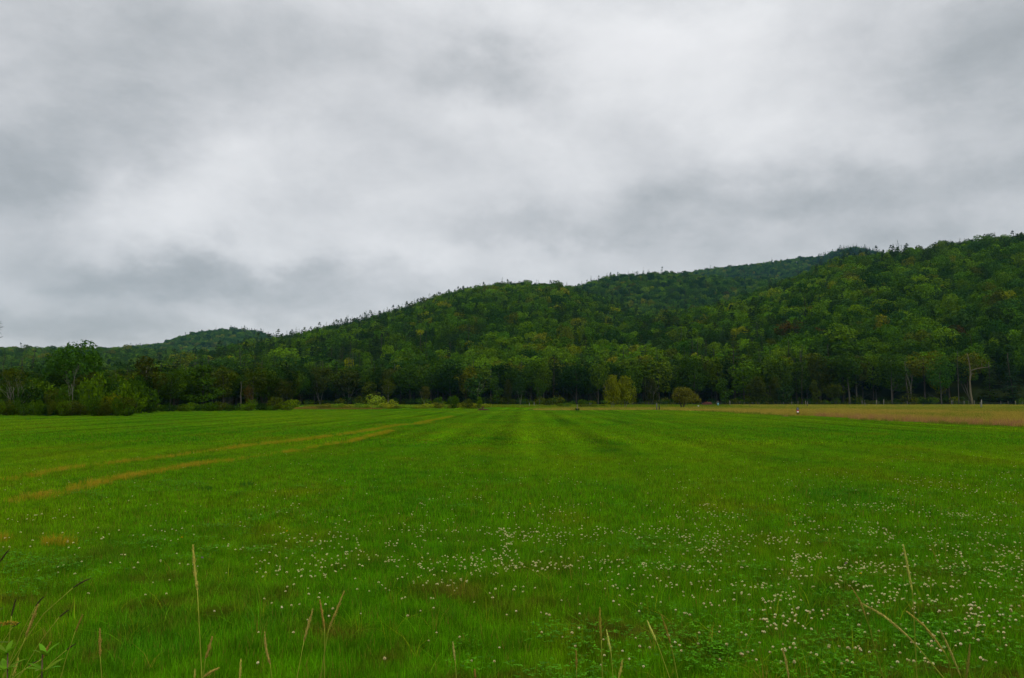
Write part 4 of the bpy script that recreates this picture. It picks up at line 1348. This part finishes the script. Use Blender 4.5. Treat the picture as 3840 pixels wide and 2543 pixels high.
# ------------------------------------------------------------------ seed heads of tall grass in the foreground
def seed_head(pts, stem_to, D, wmm, colr, label, ragged=.3, dstem=None, thin=False):
    """pts: photo points tip -> base of the head; stem_to: photo point low on the stem"""
    hp = np.array([at(a, b, D) for a, b in pts])
    Pf = [hp[0]]
    for a, b in zip(hp[:-1], hp[1:]):
        for t_ in (1 / 3, 2 / 3, 1): Pf.append(a + (b - a) * t_)
    Pf = np.array(Pf)
    Pf[1:-1] = (Pf[:-2] + 2 * Pf[1:-1] + Pf[2:]) / 4
    low = np.array(at(*stem_to, D + .02))
    gd = unit(low - hp[-1]); gd = unit(gd + np.array([0, .05, 0]))
    base = low + gd * 0.0
    L = low[2]
    slope = gd[:2] / max(-gd[2], .35)
    root = np.array([low[0] + slope[0] * L * .55, low[1] + slope[1] * L * .5, 0.0])
    root[0] = np.clip(root[0], low[0] - .45, low[0] + .45)
    rg = np.random.default_rng(int(pts[0][0] * 7 + pts[0][1]))
    o = empty('grass_seed_head', root, label, 'grass stalk')
    # stem: bezier hp[-1] -> low -> root
    bag = Bag()
    c1 = low + (low - hp[-1]) * .5
    c1[2] = max(c1[2], .3 * low[2])
    T = np.linspace(0, 1, 9)[:, None]
    S2 = (1 - T) ** 2 * low + 2 * T * (1 - T) * np.array([root[0] * .6 + low[0] * .4 + slope[0] * L * .15, root[1], L * .45]) + T ** 2 * root
    S1 = np.linspace(hp[-1], low, 4)[:-1]
    SP = np.concatenate([S1, S2]) - root
    tube(bag, SP[::-1], np.linspace(.0024, .0013, len(SP)) * (D / 2.6) ** .5, 5)
    obj('stem', smooth(bag.mesh('stem', M_STRAW)), o)
    # a few stalks keep a leaf
    # head: axis with packed spikelets
    bag = Bag()
    seglen = np.r_[0, np.cumsum(np.linalg.norm(np.diff(Pf, axis=0), axis=1))]
    HL = seglen[-1]
    tube(bag, Pf - root, np.interp(np.linspace(0, 1, len(Pf)), [0, .3, .8, 1], [.0006, wmm * .22, wmm * .25, .0009]), 5, .3)
    n_ = int(HL * 2600)
    for i_ in range(n_):
        f = rg.random(); s_ = f * HL
        c = np.array([np.interp(s_, seglen, Pf[:, j]) for j in range(3)])
        e_ = min(HL, s_ + .004)
        d = unit(np.array([np.interp(max(0, e_ - .008), seglen, Pf[:, j]) for j in range(3)]) - np.array([np.interp(e_, seglen, Pf[:, j]) for j in range(3)]))
        prof = math.sin(min(1, f * 1.25 + .08) * math.pi * .62 + .15) * (1 if f < .85 else 1 - (f - .85) * 3.0)
        prof *= 1 + ragged * math.sin(s_ * 180 + rg.random()) * .5
        out = unit(np.cross(d, rg.normal(size=3)))
        rw = wmm * .5 * max(.15, prof) * rg.uniform(.45, 1.0 + ragged * .5)
        ln = .0050 * rg.uniform(.7, 1.3)
        p0 = c + out * rw * .5 - root; p1 = c + out * rw + d * ln - root
        sd_ = unit(np.cross(d, out)) * .0011
        bag.add([p0 - d * ln * .3, p0 + sd_, p1, p0 - sd_ + out * .0004], np.array([[0, 1, 2, 3]]), rg.random())
    obj('seed_head', bag.mesh('seed_head', M_SEED), o, None, [min(.8, q_ * f_) for q_, f_ in zip(colr, (1.8, 2.45, 1.0))] if colr is not DRK else colr)
    return o


TAN, BRN, DRK, PAL = (.30, .19, .085), (.19, .10, .035), (.07, .05, .022), (.36, .27, .13)
def C1(*p): return [(a / 2.4385, 1900 + b / 2.4385) for a, b in p]
def C2(*p): return [(960 + a / 2.4385, 1900 + b / 2.4385) for a, b in p]
def C3(*p): return [(1920 + a / 2.4385, 1900 + b / 2.4385) for a, b in p]
def C4(*p): return [(2880 + a / 2.4385, 1900 + b / 2.4385) for a, b in p]
HEADS = [
    (C1((1765, 355), (1775, 530), (1805, 765)), C1((1845, 1540))[0], .0105, TAN, 'tallest upright tan seed head on a long thin stalk, left of the middle foreground', .6),
    (C1((80, 395), (40, 445), (-5, 510)), C1((-90, 700))[0], .006, DRK, 'dark seed head entering from the left edge, highest of the left ones', .2),
    (C1((832, 655), (750, 690), (668, 742)), C1((400, 980))[0], .0055, DRK, 'thin dark seed head leaning steeply right above the other left ones', .2),
    (C1((398, 825), (360, 865), (325, 912)), C1((200, 1150))[0], .0055, DRK, 'short dark seed head just above the large tan one at lower left', .2),
    (C1((350, 895), (300, 1020), (235, 1190)), C1((120, 1480))[0], .011, (.26, .14, .07), 'large reddish-tan seed head leaning right at lower left above the leafy weeds', .6),
    (C1((145, 850), (125, 920), (105, 1000)), C1((80, 1250))[0], .0055, DRK, 'faint dark upright seed head near the left edge', .2),
    (C1((185, 1060), (150, 1078), (115, 1102)), C1((20, 1250))[0], .0055, DRK, 'short dark seed head beside the yellow plume at the left edge', .2),
    (C1((630, 945), (585, 975), (540, 1012)), C1((380, 1220))[0], .0055, DRK, 'short dark leaning seed head left of the brown upright one', .2),
    (C1((757, 985), (725, 1060), (688, 1142)), C1((600, 1400))[0], .007, BRN, 'brown slightly leaning seed head between the two clumps at left', .3),
    (C1((460, 1240), (425, 1310), (378, 1398)), C1((240, 1480))[0], .009, (.24, .11, .05), 'brownish seed head leaning over the right leafy weed', .5),
    (C1((912, 1118), (915, 1240), (916, 1370)), C1((930, 1568))[0], .009, (.24, .12, .055), 'upright reddish-brown seed head left of the tallest one', .4),
    (C1((690, 1255), (650, 1280), (610, 1310)), C1((480, 1420))[0], .0055, DRK, 'small dark leaning seed head above the ground left of the upright reddish one', .2),
    (C1((345, 1410), (300, 1435), (258, 1466)), C1((150, 1540))[0], .0055, DRK, 'small dark seed head between the two leafy weeds', .2),
    (C1((170, 1385), (150, 1460), (115, 1560)), C1((95, 1620))[0], .008, TAN, 'tan seed head right of the leftmost leafy weed', .4),
    (C1((1940, 1192), (1915, 1290), (1878, 1392)), C1((1860, 1540))[0], .010, (.24, .12, .06), 'ragged brown seed head just right of the tallest stalk', .7),
    (C1((2000, 1475), (1930, 1510), (1858, 1562)), C1((1800, 1640))[0], .010, (.26, .14, .07), 'ragged seed head bent low at the foot of the tallest stalk', .5),
    (C1((1783, 1485), (1780, 1530), (1780, 1570)), C1((1782, 1660))[0], .008, TAN, 'seed head tip cut by the bottom edge left of the tallest stalk', .4),
    (C1((2202, 1400), (2198, 1490), (2193, 1570)), C1((2190, 1660))[0], .009, TAN, 'tan seed head at the bottom edge right of the tallest stalk', .4),
    (C2((80, 1150), (88, 1290), (130, 1445)), C2((145, 1568))[0], .0105, (.25, .14, .075), 'bent two-toned seed head standing alone left of the leaning trio', .4),
    (C2((520, 938), (480, 1080), (438, 1232)), C2((380, 1540))[0], .010, (.26, .15, .08), 'left seed head of the leaning trio, tilted right', .4),
    (C2((585, 858), (605, 980), (627, 1112)), C2((625, 1290))[0], .009, (.23, .11, .05), 'middle seed head of the trio, brown and tilted left', .4),
    (C2((805, 775), (745, 930), (668, 1112)), C2((640, 1250))[0], .009, (.24, .14, .06), 'right and longest seed head of the trio, tilted right', .5),
    (C2((1800, 1245), (1808, 1320), (1820, 1402)), C2((1832, 1568))[0], .009, (.27, .18, .11), 'short pale seed head between two clover flowers, middle foreground', .3),
    (C2((2000, 1490), (2002, 1530), (2006, 1570)), C2((2010, 1650))[0], .009, (.2, .08, .035), 'small reddish seed head tip at the bottom edge right of the middle', .3),
    (C3((803, 930), (806, 1070), (815, 1218)), C3((822, 1400))[0], .0095, (.2, .12, .035), 'upright brown seed head, left of the group right of the middle', .3),
    (C3((865, 1130), (882, 1230), (905, 1322)), C3((925, 1568))[0], .009, PAL, 'pale smooth seed head just right of the upright brown one', .2),
    (C3((1238, 1045), (1272, 1130), (1322, 1232)), C3((1440, 1560))[0], .009, PAL, 'pale seed head tilted left with a long kinked stalk', .2),
    (C3((1370, 1000), (1410, 1120), (1450, 1252)), C3((1480, 1380))[0], .008, (.17, .10, .03), 'dull brown seed head right of the pale kinked one', .3),
    (C3((586, 1315), (588, 1400), (590, 1482)), C3((590, 1600))[0], .008, BRN, 'short upright brown seed head at the bottom, left of the brown upright one', .3),
    (C3((1010, 1405), (995, 1490), (975, 1570)), C3((950, 1680))[0], .009, TAN, 'tan seed head tilted right, cut by the bottom edge', .3),
    (C4((1238, 355), (1270, 520), (1318, 765)), C4((1330, 900))[0], .010, (.28, .20, .09), 'highest straight tan seed head at right, among the clover', .2),
    (C4((770, 745), (850, 880), (892, 1005)), C4((920, 1080))[0], .0075, (.2, .12, .05), 'dull seed head crossing the tip of the longest bent one', .2),
    (C4((860, 885), (1050, 990), (1230, 1140), (1345, 1255)), C4((1600, 1560))[0], .0095, (.25, .16, .085), 'longest bent brown seed head arching down to the right', .2),
    (C4((1268, 958), (1430, 1090), (1530, 1215), (1612, 1332)), C4((1650, 1400))[0], .0095, (.23, .14, .06), 'second bent brown seed head, right of the longest one', .2),
    (C4((1575, 1130), (1650, 1280), (1752, 1530)), C4((1775, 1590))[0], .0085, (.23, .15, .08), 'long narrow seed head right of the two bent ones', .3),
    (C4((1845, 1262), (1835, 1400), (1812, 1570)), C4((1800, 1700))[0], .0115, (.13, .085, .03), 'thick blunt dark-brown seed head, rightmost at the bottom', .1),
    (C4((135, 1308), (165, 1420), (190, 1570)), C4((200, 1660))[0], .009, (.27, .16, .09), 'seed head tilted left at the bottom, left of the right-hand group', .3),
]
for pts, st, wmm, colr, lb, rag in HEADS:
    Lp = sum(math.dist(a, b) for a, b in zip(pts[:-1], pts[1:]))
    real = .125 if Lp > 120 else (.095 if Lp > 70 else .06)
    D = min(4.2, max(1.6, real * F / Lp))
    seed_head(pts, st, D, 1.3 * wmm * D / 2.6 * (1 if colr is not DRK else 1.15), colr, lb, rag)

# ------------------------------------------------------------------ leafy weeds at lower left
def lance(bag, p, d, L, wd_, droop, rg, v=None):
    d = unit(np.array(d, float)); side = unit(np.cross(d, [0, 0, 1])); up_ = np.cross(side, d)
    T = np.linspace(0, 1, 7); V = []
    for t_ in T:
        c = np.array(p) + d * L * t_ - np.array([0, 0, 1]) * droop * L * t_ ** 2
        ww = wd_ * .5 * math.sin(math.pi * min(1, t_ * .93 + .07)) ** .8 if t_ < 1 else .0004
        V += [c - side * ww + up_ * ww * .35, c, c + side * ww + up_ * ww * .35]
    f = np.array([[3 * i_, 3 * i_ + 1, 3 * i_ + 4, 3 * i_ + 3] for i_ in range(6)] + [[3 * i_ + 1, 3 * i_ + 2, 3 * i_ + 5, 3 * i_ + 4] for i_ in range(6)])
    bag.add(V, f, (v if v is not None else rg.random()))


def weed(px, py, D, label, seed, levels, LL, colr=(.12, .24, .008), leaf_n=5):
    rg = np.random.default_rng(seed)
    top = at(px, py, D)
    o = empty('leafy_weed', (top.x, D, 0), label, 'plant')
    bag = Bag()
    z = np.linspace(0, top.z, 8); wob_ = np.sin(z * 5 + seed) * .008
    tube(bag, np.stack([wob_, wob_ * .5, z], 1), np.linspace(.004, .0018, 8), 6)
    obj('stem', smooth(bag.mesh('stem', material('weed_stem_%d' % seed, (.10, .05, .03), .6))), o)
    for lv in range(levels):
        zc = top.z - .012 - lv * .048
        n_ = leaf_n if lv < 3 else 3
        a0 = rg.uniform(0, 6.28)
        for j in range(n_):
            a = a0 + j * 6.28 / n_ + rg.normal(0, .2)
            el = .95 - .38 * lv + rg.normal(0, .1)
            b = Bag()
            lance(b, (0, 0, zc), (math.cos(a), math.sin(a), el), LL * (.75 + .16 * min(lv, 2)) * rg.uniform(.85, 1.1), LL * .21, .12 + .1 * lv, rg)
            obj('leaf', smooth(b.mesh('leaf', M_PLANT)), o, None, [c_ * rg.uniform(.75, 1.15) for c_ in colr])
weed(24, 2440, 2.6, 'leafy weed with a whorl of lance-shaped leaves in the bottom left corner', 3, 6, .075)
weed(171, 2446, 2.6, 'leafy weed with lance-shaped leaves, second from the left in the bottom corner', 5, 6, .078)
weed(-25, 2300, 2.9, 'weed at the left edge above the corner with only leaf tips showing', 8, 9, .07, (.09, .17, .012))

# yellow plume bending in from the left edge
gp = at(-10, 2342, 2.7)
o = empty('goldenrod', (gp.x - .25, 2.7, 0), 'yellow flowering plume bending in at the left edge', 'plant')
bag = Bag()
Ps = np.array([(0, 0, 0), (.03, 0, .5), (.1, 0, gp.z - .1), (.22, 0, gp.z), (.32, 0, gp.z + .004)])
tube(bag, Ps, [.003, .003, .0025, .0015, .001], 5)
obj('stem', bag.mesh('stem', M_STEM), o)
bag = Bag(); m = 260
f = rng.random(m)
c = np.stack([.22 + f * .095, rng.normal(0, .004, m), gp.z + .004 + rng.normal(0, .0045, m) * (1.1 - f * .6)], 1)
leaves(bag, c, rng.normal(size=(m, 3)), .006, rng, .7, .8)
obj('plume', bag.mesh('plume', M_SEED), o, None, (.25, .17, .010))

# sapling just outside the left edge, its outer leaves reach into view
sp_ = at(-50, 1600, 6.0)
o = empty('sapling', (sp_.x, 6.0, 0), 'sapling outside the left edge whose dark leaf tips reach in against the sky', 'tree')
bag = Bag()
topz = at(0, 1150, 6.0).z
n_ = 9; zt = np.linspace(0, topz, n_)
tube(bag, np.stack([np.sin(zt * 2) * .03, zt * 0, zt], 1), np.linspace(.018, .004, n_), 6)
for zc in (at(0, 1225, 6).z, at(0, 1262, 6).z, 2.2, 1.9):
    tube(bag, [(0, 0, zc - .1), (.04, 0, zc - .02), (.088, 0, zc)], [.004, .003, .0015], 4)
obj('trunk', smooth(bag.mesh('trunk', M_BARK)), o, None, BARKS['dark'])
bag = Bag(); rg = np.random.default_rng(4)
for (lx, ly, dx, dz) in ((-6, 1214, 12, 8), (-6, 1220, 10, -3), (-6, 1224, 13, 1), (-6, 1233, 10, -4), (-4, 1243, 12, -14), (-8, 1240, 10, -18)):
    p_ = at(lx, ly, 6.0)
    lance(bag, (p_.x - sp_.x, 0, p_.z), (dx, 1, dz), .030, .006, .05, rg, .3)
m = 90
for i_ in range(m):
    zc = rg.uniform(.9, topz); a = rg.uniform(1.2, 5.1)
    lance(bag, (0.02 * math.cos(a), .02 * math.sin(a), zc), (math.cos(a), math.sin(a), rg.uniform(-.3, .5)), .07, .016, .2, rg)
obj('leaves', bag.mesh('leaves', M_PLANT), o, None, (.035, .075, .008))

# ------------------------------------------------------------------ fence, stakes, marker
def post_mesh(hh, r_, lean=(0, 0), seed=0, top='flat'):
    bag = Bag(); rg = np.random.default_rng(seed)
    P = np.array([(0, 0, -.1), (lean[0] * .5, lean[1] * .5, hh * .5), (lean[0] * .97, lean[1] * .97, hh * .97), (lean[0], lean[1], hh)])
    tube(bag, P, [r_ * 1.05, r_, r_ * .95, r_ * .6], 8)
    return bag.mesh('fence_post', M_WOOD)


FP = [  # px, top y, base y, lean px, shade
    (2297, 1508, 1519, 0, .3), (2372, 1509, 1522, 0, .16), (2432, 1512, 1521, 0, .15), (2632, 1507, 1519, 0, .12), (2687, 1508, 1519, 0, .2), (2737, 1503, 1520, 0, .42), (2774, 1504, 1519, 1, .2), (2791, 1507, 1520, 0, .2),
    (2823, 1509, 1519, 0, .2), (2847, 1509, 1519, 0, .2), (2938, 1508, 1520, 0, .2), (2969, 1507, 1520, 0, .3), (2993, 1504, 1520, 0, .25), (3021.6, 1503, 1520, -1.5, .42), (3028, 1506, 1520, 0, .36),
    (3232.5, 1502, 1519, 0, .3), (3241.5, 1500, 1522, 0, .16), (3286, 1500, 1517, 1.5, .4), (3313, 1498, 1518, 1, .4), (3402, 1505, 1523, 0, .28), (3569, 1502, 1518, -1, .36), (3573, 1499, 1518, 0, .25),
    (3615, 1504, 1518, 0, .3), (3632, 1502, 1518, 0, .2), (3653, 1502, 1519, 0, .28), (3753, 1505, 1519, 0, .25), (3780, 1504, 1519, 0, .25), (3807, 1504, 1520, 0, .36), (3835, 1506, 1520, 0, .25)]
fD = 258.0
fo = empty('wire_fence', (at(2290, 1520, fD).x, fD, 0), 'old wire fence with weathered posts along the far edge of the tall grass', 'fence')
ft = {}
for i_, (a, t_, b, ln, sh) in enumerate(FP):
    D = fD + random.uniform(-3, 3)
    p_ = at(a, t_, D)
    xx = p_.x - fo.location.x; hh = max(1.0, p_.z)
    o = obj('fence_post', post_mesh(hh, .10 if sh > .27 else .07, (ln * D / F, 0), i_), fo, (xx, D - fD, 0), (sh * .5, sh * .46, sh * .4))
    ft[i_] = (xx, D - fD)
for hz in (.6, 1.05):
    bag = Bag()
    P = [(q_[0], q_[1] - .1, hz) for q_ in ft.values()]
    tube(bag, P, .008, 3)
    obj('wire', bag.mesh('wire', M_WIRE), fo)
STK = [(1985, 1511, 1519, 235, .28, 'short pale stake left of the round field bush'), (2003, 1508, 1519, 236, .3, 'pale stake just left of the round field bush'),
       (2463, 1512, 1538.5, 147, .13, 'taller of two dark stakes between the birches and the crooked tree'), (2472, 1522, 1538.5, 147, .035, 'shorter near-black stake right of its taller neighbour'),
       (2812, 1521, 1530.5, 183, .06, 'small dark stake in the tall grass left of the striped marker'), (3028, 1519, 1528, 195, .06, 'small dark stake in the grass right of the striped marker'),
       (3244, 1511, 1526, 208, .16, 'grey stake in the tall grass below the double fence post'), (3462, 1515, 1526.5, 205, .10, 'short dark stake in the tall grass at right'),
       (3680, 1499, 1530.5, 178, .24, 'largest weathered grey post standing forward at right'), (3676, 1508, 1529, 180, .18, 'thin grey stake leaning against the largest post'),
       (2211, 1509, 1520, 236, .12, 'thin dark stake above the flat bushes'), (2216, 1510, 1520, 236, .12, 'second thin dark stake just right of the first above the flat bushes')]
for i_, (a, t_, b, D, sh, lb) in enumerate(STK):
    p_ = at(a, t_, D)
    o = obj('wooden_stake', post_mesh(max(.9, p_.z), .10 if a in (3680, 2463, 2472) else .06, (random.uniform(-.05, .05), 0), 40 + i_), None, (p_.x, D, 0), (sh, sh * .93, sh * .82))
    tag(o, lb, 'stake')
# stake wrapped in weeds
c = ground(2165, 1541)
o = empty('wooden_stake', (c.x, c.y, 0), 'weathered stake with dark weeds round its foot left of the birches', 'stake')
obj('post', post_mesh(1.05, .07, (0, 0), 77), o, None, (.2, .17, .13))
obj('weeds', tuft(78, 120, .6, .3, .05, .5, M_PLANT), o, None, (.02, .05, .006))
# white drum-like thing and pale blue feeder in the far grass
def box(bag, c, s, leaf=.5):
    x0, y0, z0 = np.array(c) - np.array(s) / 2; x1, y1, z1 = np.array(c) + np.array(s) / 2
    V = [(x0, y0, z0), (x1, y0, z0), (x1, y1, z0), (x0, y1, z0), (x0, y0, z1), (x1, y0, z1), (x1, y1, z1), (x0, y1, z1)]
    bag.add(V, np.array([[0, 3, 2, 1], [4, 5, 6, 7], [0, 1, 5, 4], [1, 2, 6, 5], [2, 3, 7, 6], [3, 0, 4, 7]]), leaf)
c = at(2619, 1530, 190)
bag = Bag(); bag2 = Bag()
tube(bag, [(0, 0, 0), (0, 0, .5)], .14, 10); tube(bag2, [(0, 0, .5), (0, 0, .58)], [.2, .19], 10)
o = empty('salt_block_stand', (c.x, 190, 0), 'small whitish stump-like stand in the grass right of the crooked tree', 'stand')
obj('stump', bag.mesh('stump', M_WOOD), o, None, (.4, .39, .36)); obj('cap', bag2.mesh('cap', M_PAINT), o, None, (.62, .62, .6))
c = at(2693, 1520, 240)
o = empty('water_tub', (c.x, 240, 0), 'pale blue tub on a post base near the tall white pine', 'tub')
bag = Bag(); tube(bag, [(0, 0, 0), (0, 0, .45), (0, 0, .95)], [.16, .22, .24], 12)
obj('barrel', bag.mesh('barrel', M_PAINT), o, None, (.12, .28, .32))
bag = Bag(); tube(bag, [(0, .1, .5), (0, .1, 1.6)], .06, 6)
obj('post', bag.mesh('post', M_WOOD), o, None, (.2, .18, .15))

# striped marker
c = ground(2992, 1560)
o = empty('striped_marker', (c.x, c.y, 0), 'round-topped dark marker with a red and a white band standing in the tall grass', 'marker')
s0 = c.y / F
def zy(py): return EYE - (py - HOR) * s0
def plate(z0, z1, w0, yy, th, rt=False, taper=0):
    """plate facing the viewer, optionally with a round top"""
    pts = [(-w0 / 2 + taper, z0), (w0 / 2 - taper, z0), (w0 / 2, z0 + .12 if taper else z0)]
    if rt:
        zc = z1 - w0 * .75
        for a in np.linspace(0, math.pi, 11): pts.append((math.cos(a) * w0 / 2, zc + math.sin(a) * w0 * .75))
    else: pts += [(w0 / 2, z1), (-w0 / 2, z1)]
    pts.append((-w0 / 2, z0 + .12 if taper else z0))
    n_ = len(pts); V = [(a, yy - th / 2, b) for a, b in pts] + [(a, yy + th / 2, b) for a, b in pts]
    bag = Bag(); V = np.array(V); bag.add(V, [np.array([list(range(n_))]), np.array([list(range(2 * n_ - 1, n_ - 1, -1))]), np.array([[i_, i_ + n_, (i_ + 1) % n_ + n_, (i_ + 1) % n_] for i_ in range(n_)])])
    return bag
w0 = 9.5 * s0
obj('board', plate(zy(1552), zy(1527), w0, 0, .05, True, .06).mesh('board', M_PAINT), o, None, (.035, .037, .034))
obj('grey_face', plate(zy(1537.5), zy(1530), w0 * .62, -.03, .012, True).mesh('grey_face', M_PAINT), o, None, (.10, .11, .13))
obj('red_band', plate(zy(1542.5), zy(1538.2), w0 * .86, -.032, .014).mesh('red_band', M_PAINT), o, None, (.32, .015, .03))
obj('white_band', plate(zy(1546), zy(1543), w0 * .74, -.034, .016).mesh('white_band', M_PAINT), o, None, (.8, .78, .7))
bag = Bag(); tube(bag, [(0, .05, -.1), (0, .05, zy(1548))], .045, 8)
obj('post', bag.mesh('post', M_WOOD), o, None, (.05, .05, .03))
obj('weeds', tuft(79, 70, .5, .18, .03, .4, M_PLANT), o, None, (.035, .06, .008))

# heaps
def heap(px, py, wpx, hpx, label, cat, colr, name, n_, pn):
    c = ground(px, py); s_ = c.y / F
    W_, Hh = wpx * s_, hpx * s_
    o = empty(name, (c.x, c.y + W_ * .3, 0), label, cat)
    rg = np.random.default_rng(int(px))
    for i_ in range(n_):
        f = rg.random(); a = rg.uniform(-.5, .5) + (0 if rg.random() < .6 else 1.2)
        L = W_ * rg.uniform(.25, .55); zc = Hh * rg.random() * (1 - abs(2 * f - 1) ** 2) * .8 + .06
        xc = (f - .5) * W_ * .75; yc = rg.uniform(-.3, .3) * W_ * .5
        d = np.array([math.cos(a), math.sin(a), rg.normal(0, .18)]) * L / 2
        b = Bag(); q0, q1 = np.array([xc, yc, zc]) - d, np.array([xc, yc, zc]) + d
        q0[2] = max(.03, q0[2]); q1[2] = max(.03, q1[2])
        tube(b, [q0, (q0 + q1) / 2 + rg.normal(0, .04, 3), q1], rg.uniform(.5, 1.1) * .07 * W_ / 3, 6)
        obj(pn, b.mesh(pn, M_WOOD), o, None, [v * rg.uniform(.7, 1.3) for v in colr])
heap(1812, 1540, 40, 15, 'low heap of dark brown logs and branches on the grass below the narrow pointed bush', 'log heap', (.10, .045, .025), 'log_heap', 34, 'log')
heap(2655, 1521, 36, 17, 'rusty-red brush heap at the edge of the wood right of the crooked tree', 'brush heap', (.13, .045, .035), 'brush_heap', 90, 'branch')

# ------------------------------------------------------------------ haze
bag = Bag(); box(bag, (0, 1300, 180), (4600, 2900, 364))
M_HAZE = bpy.data.materials.new('haze'); M_HAZE.use_nodes = True
t = NT(M_HAZE.node_tree); t.n.clear()
pv = t.node('ShaderNodeVolumePrincipled'); pv.inputs['Color'].default_value = (.17, .42, .66, 1); pv.inputs['Density'].default_value = 0.00006; pv.inputs['Anisotropy'].default_value = 0.2
mo = t.node('ShaderNodeOutputMaterial'); t.l.new(pv.outputs[0], mo.inputs['Volume'])
hz = obj('haze', bag.mesh('haze', M_HAZE)); tag(hz, 'thin bluish air between the viewer and the far hills', None, None, 'stuff')
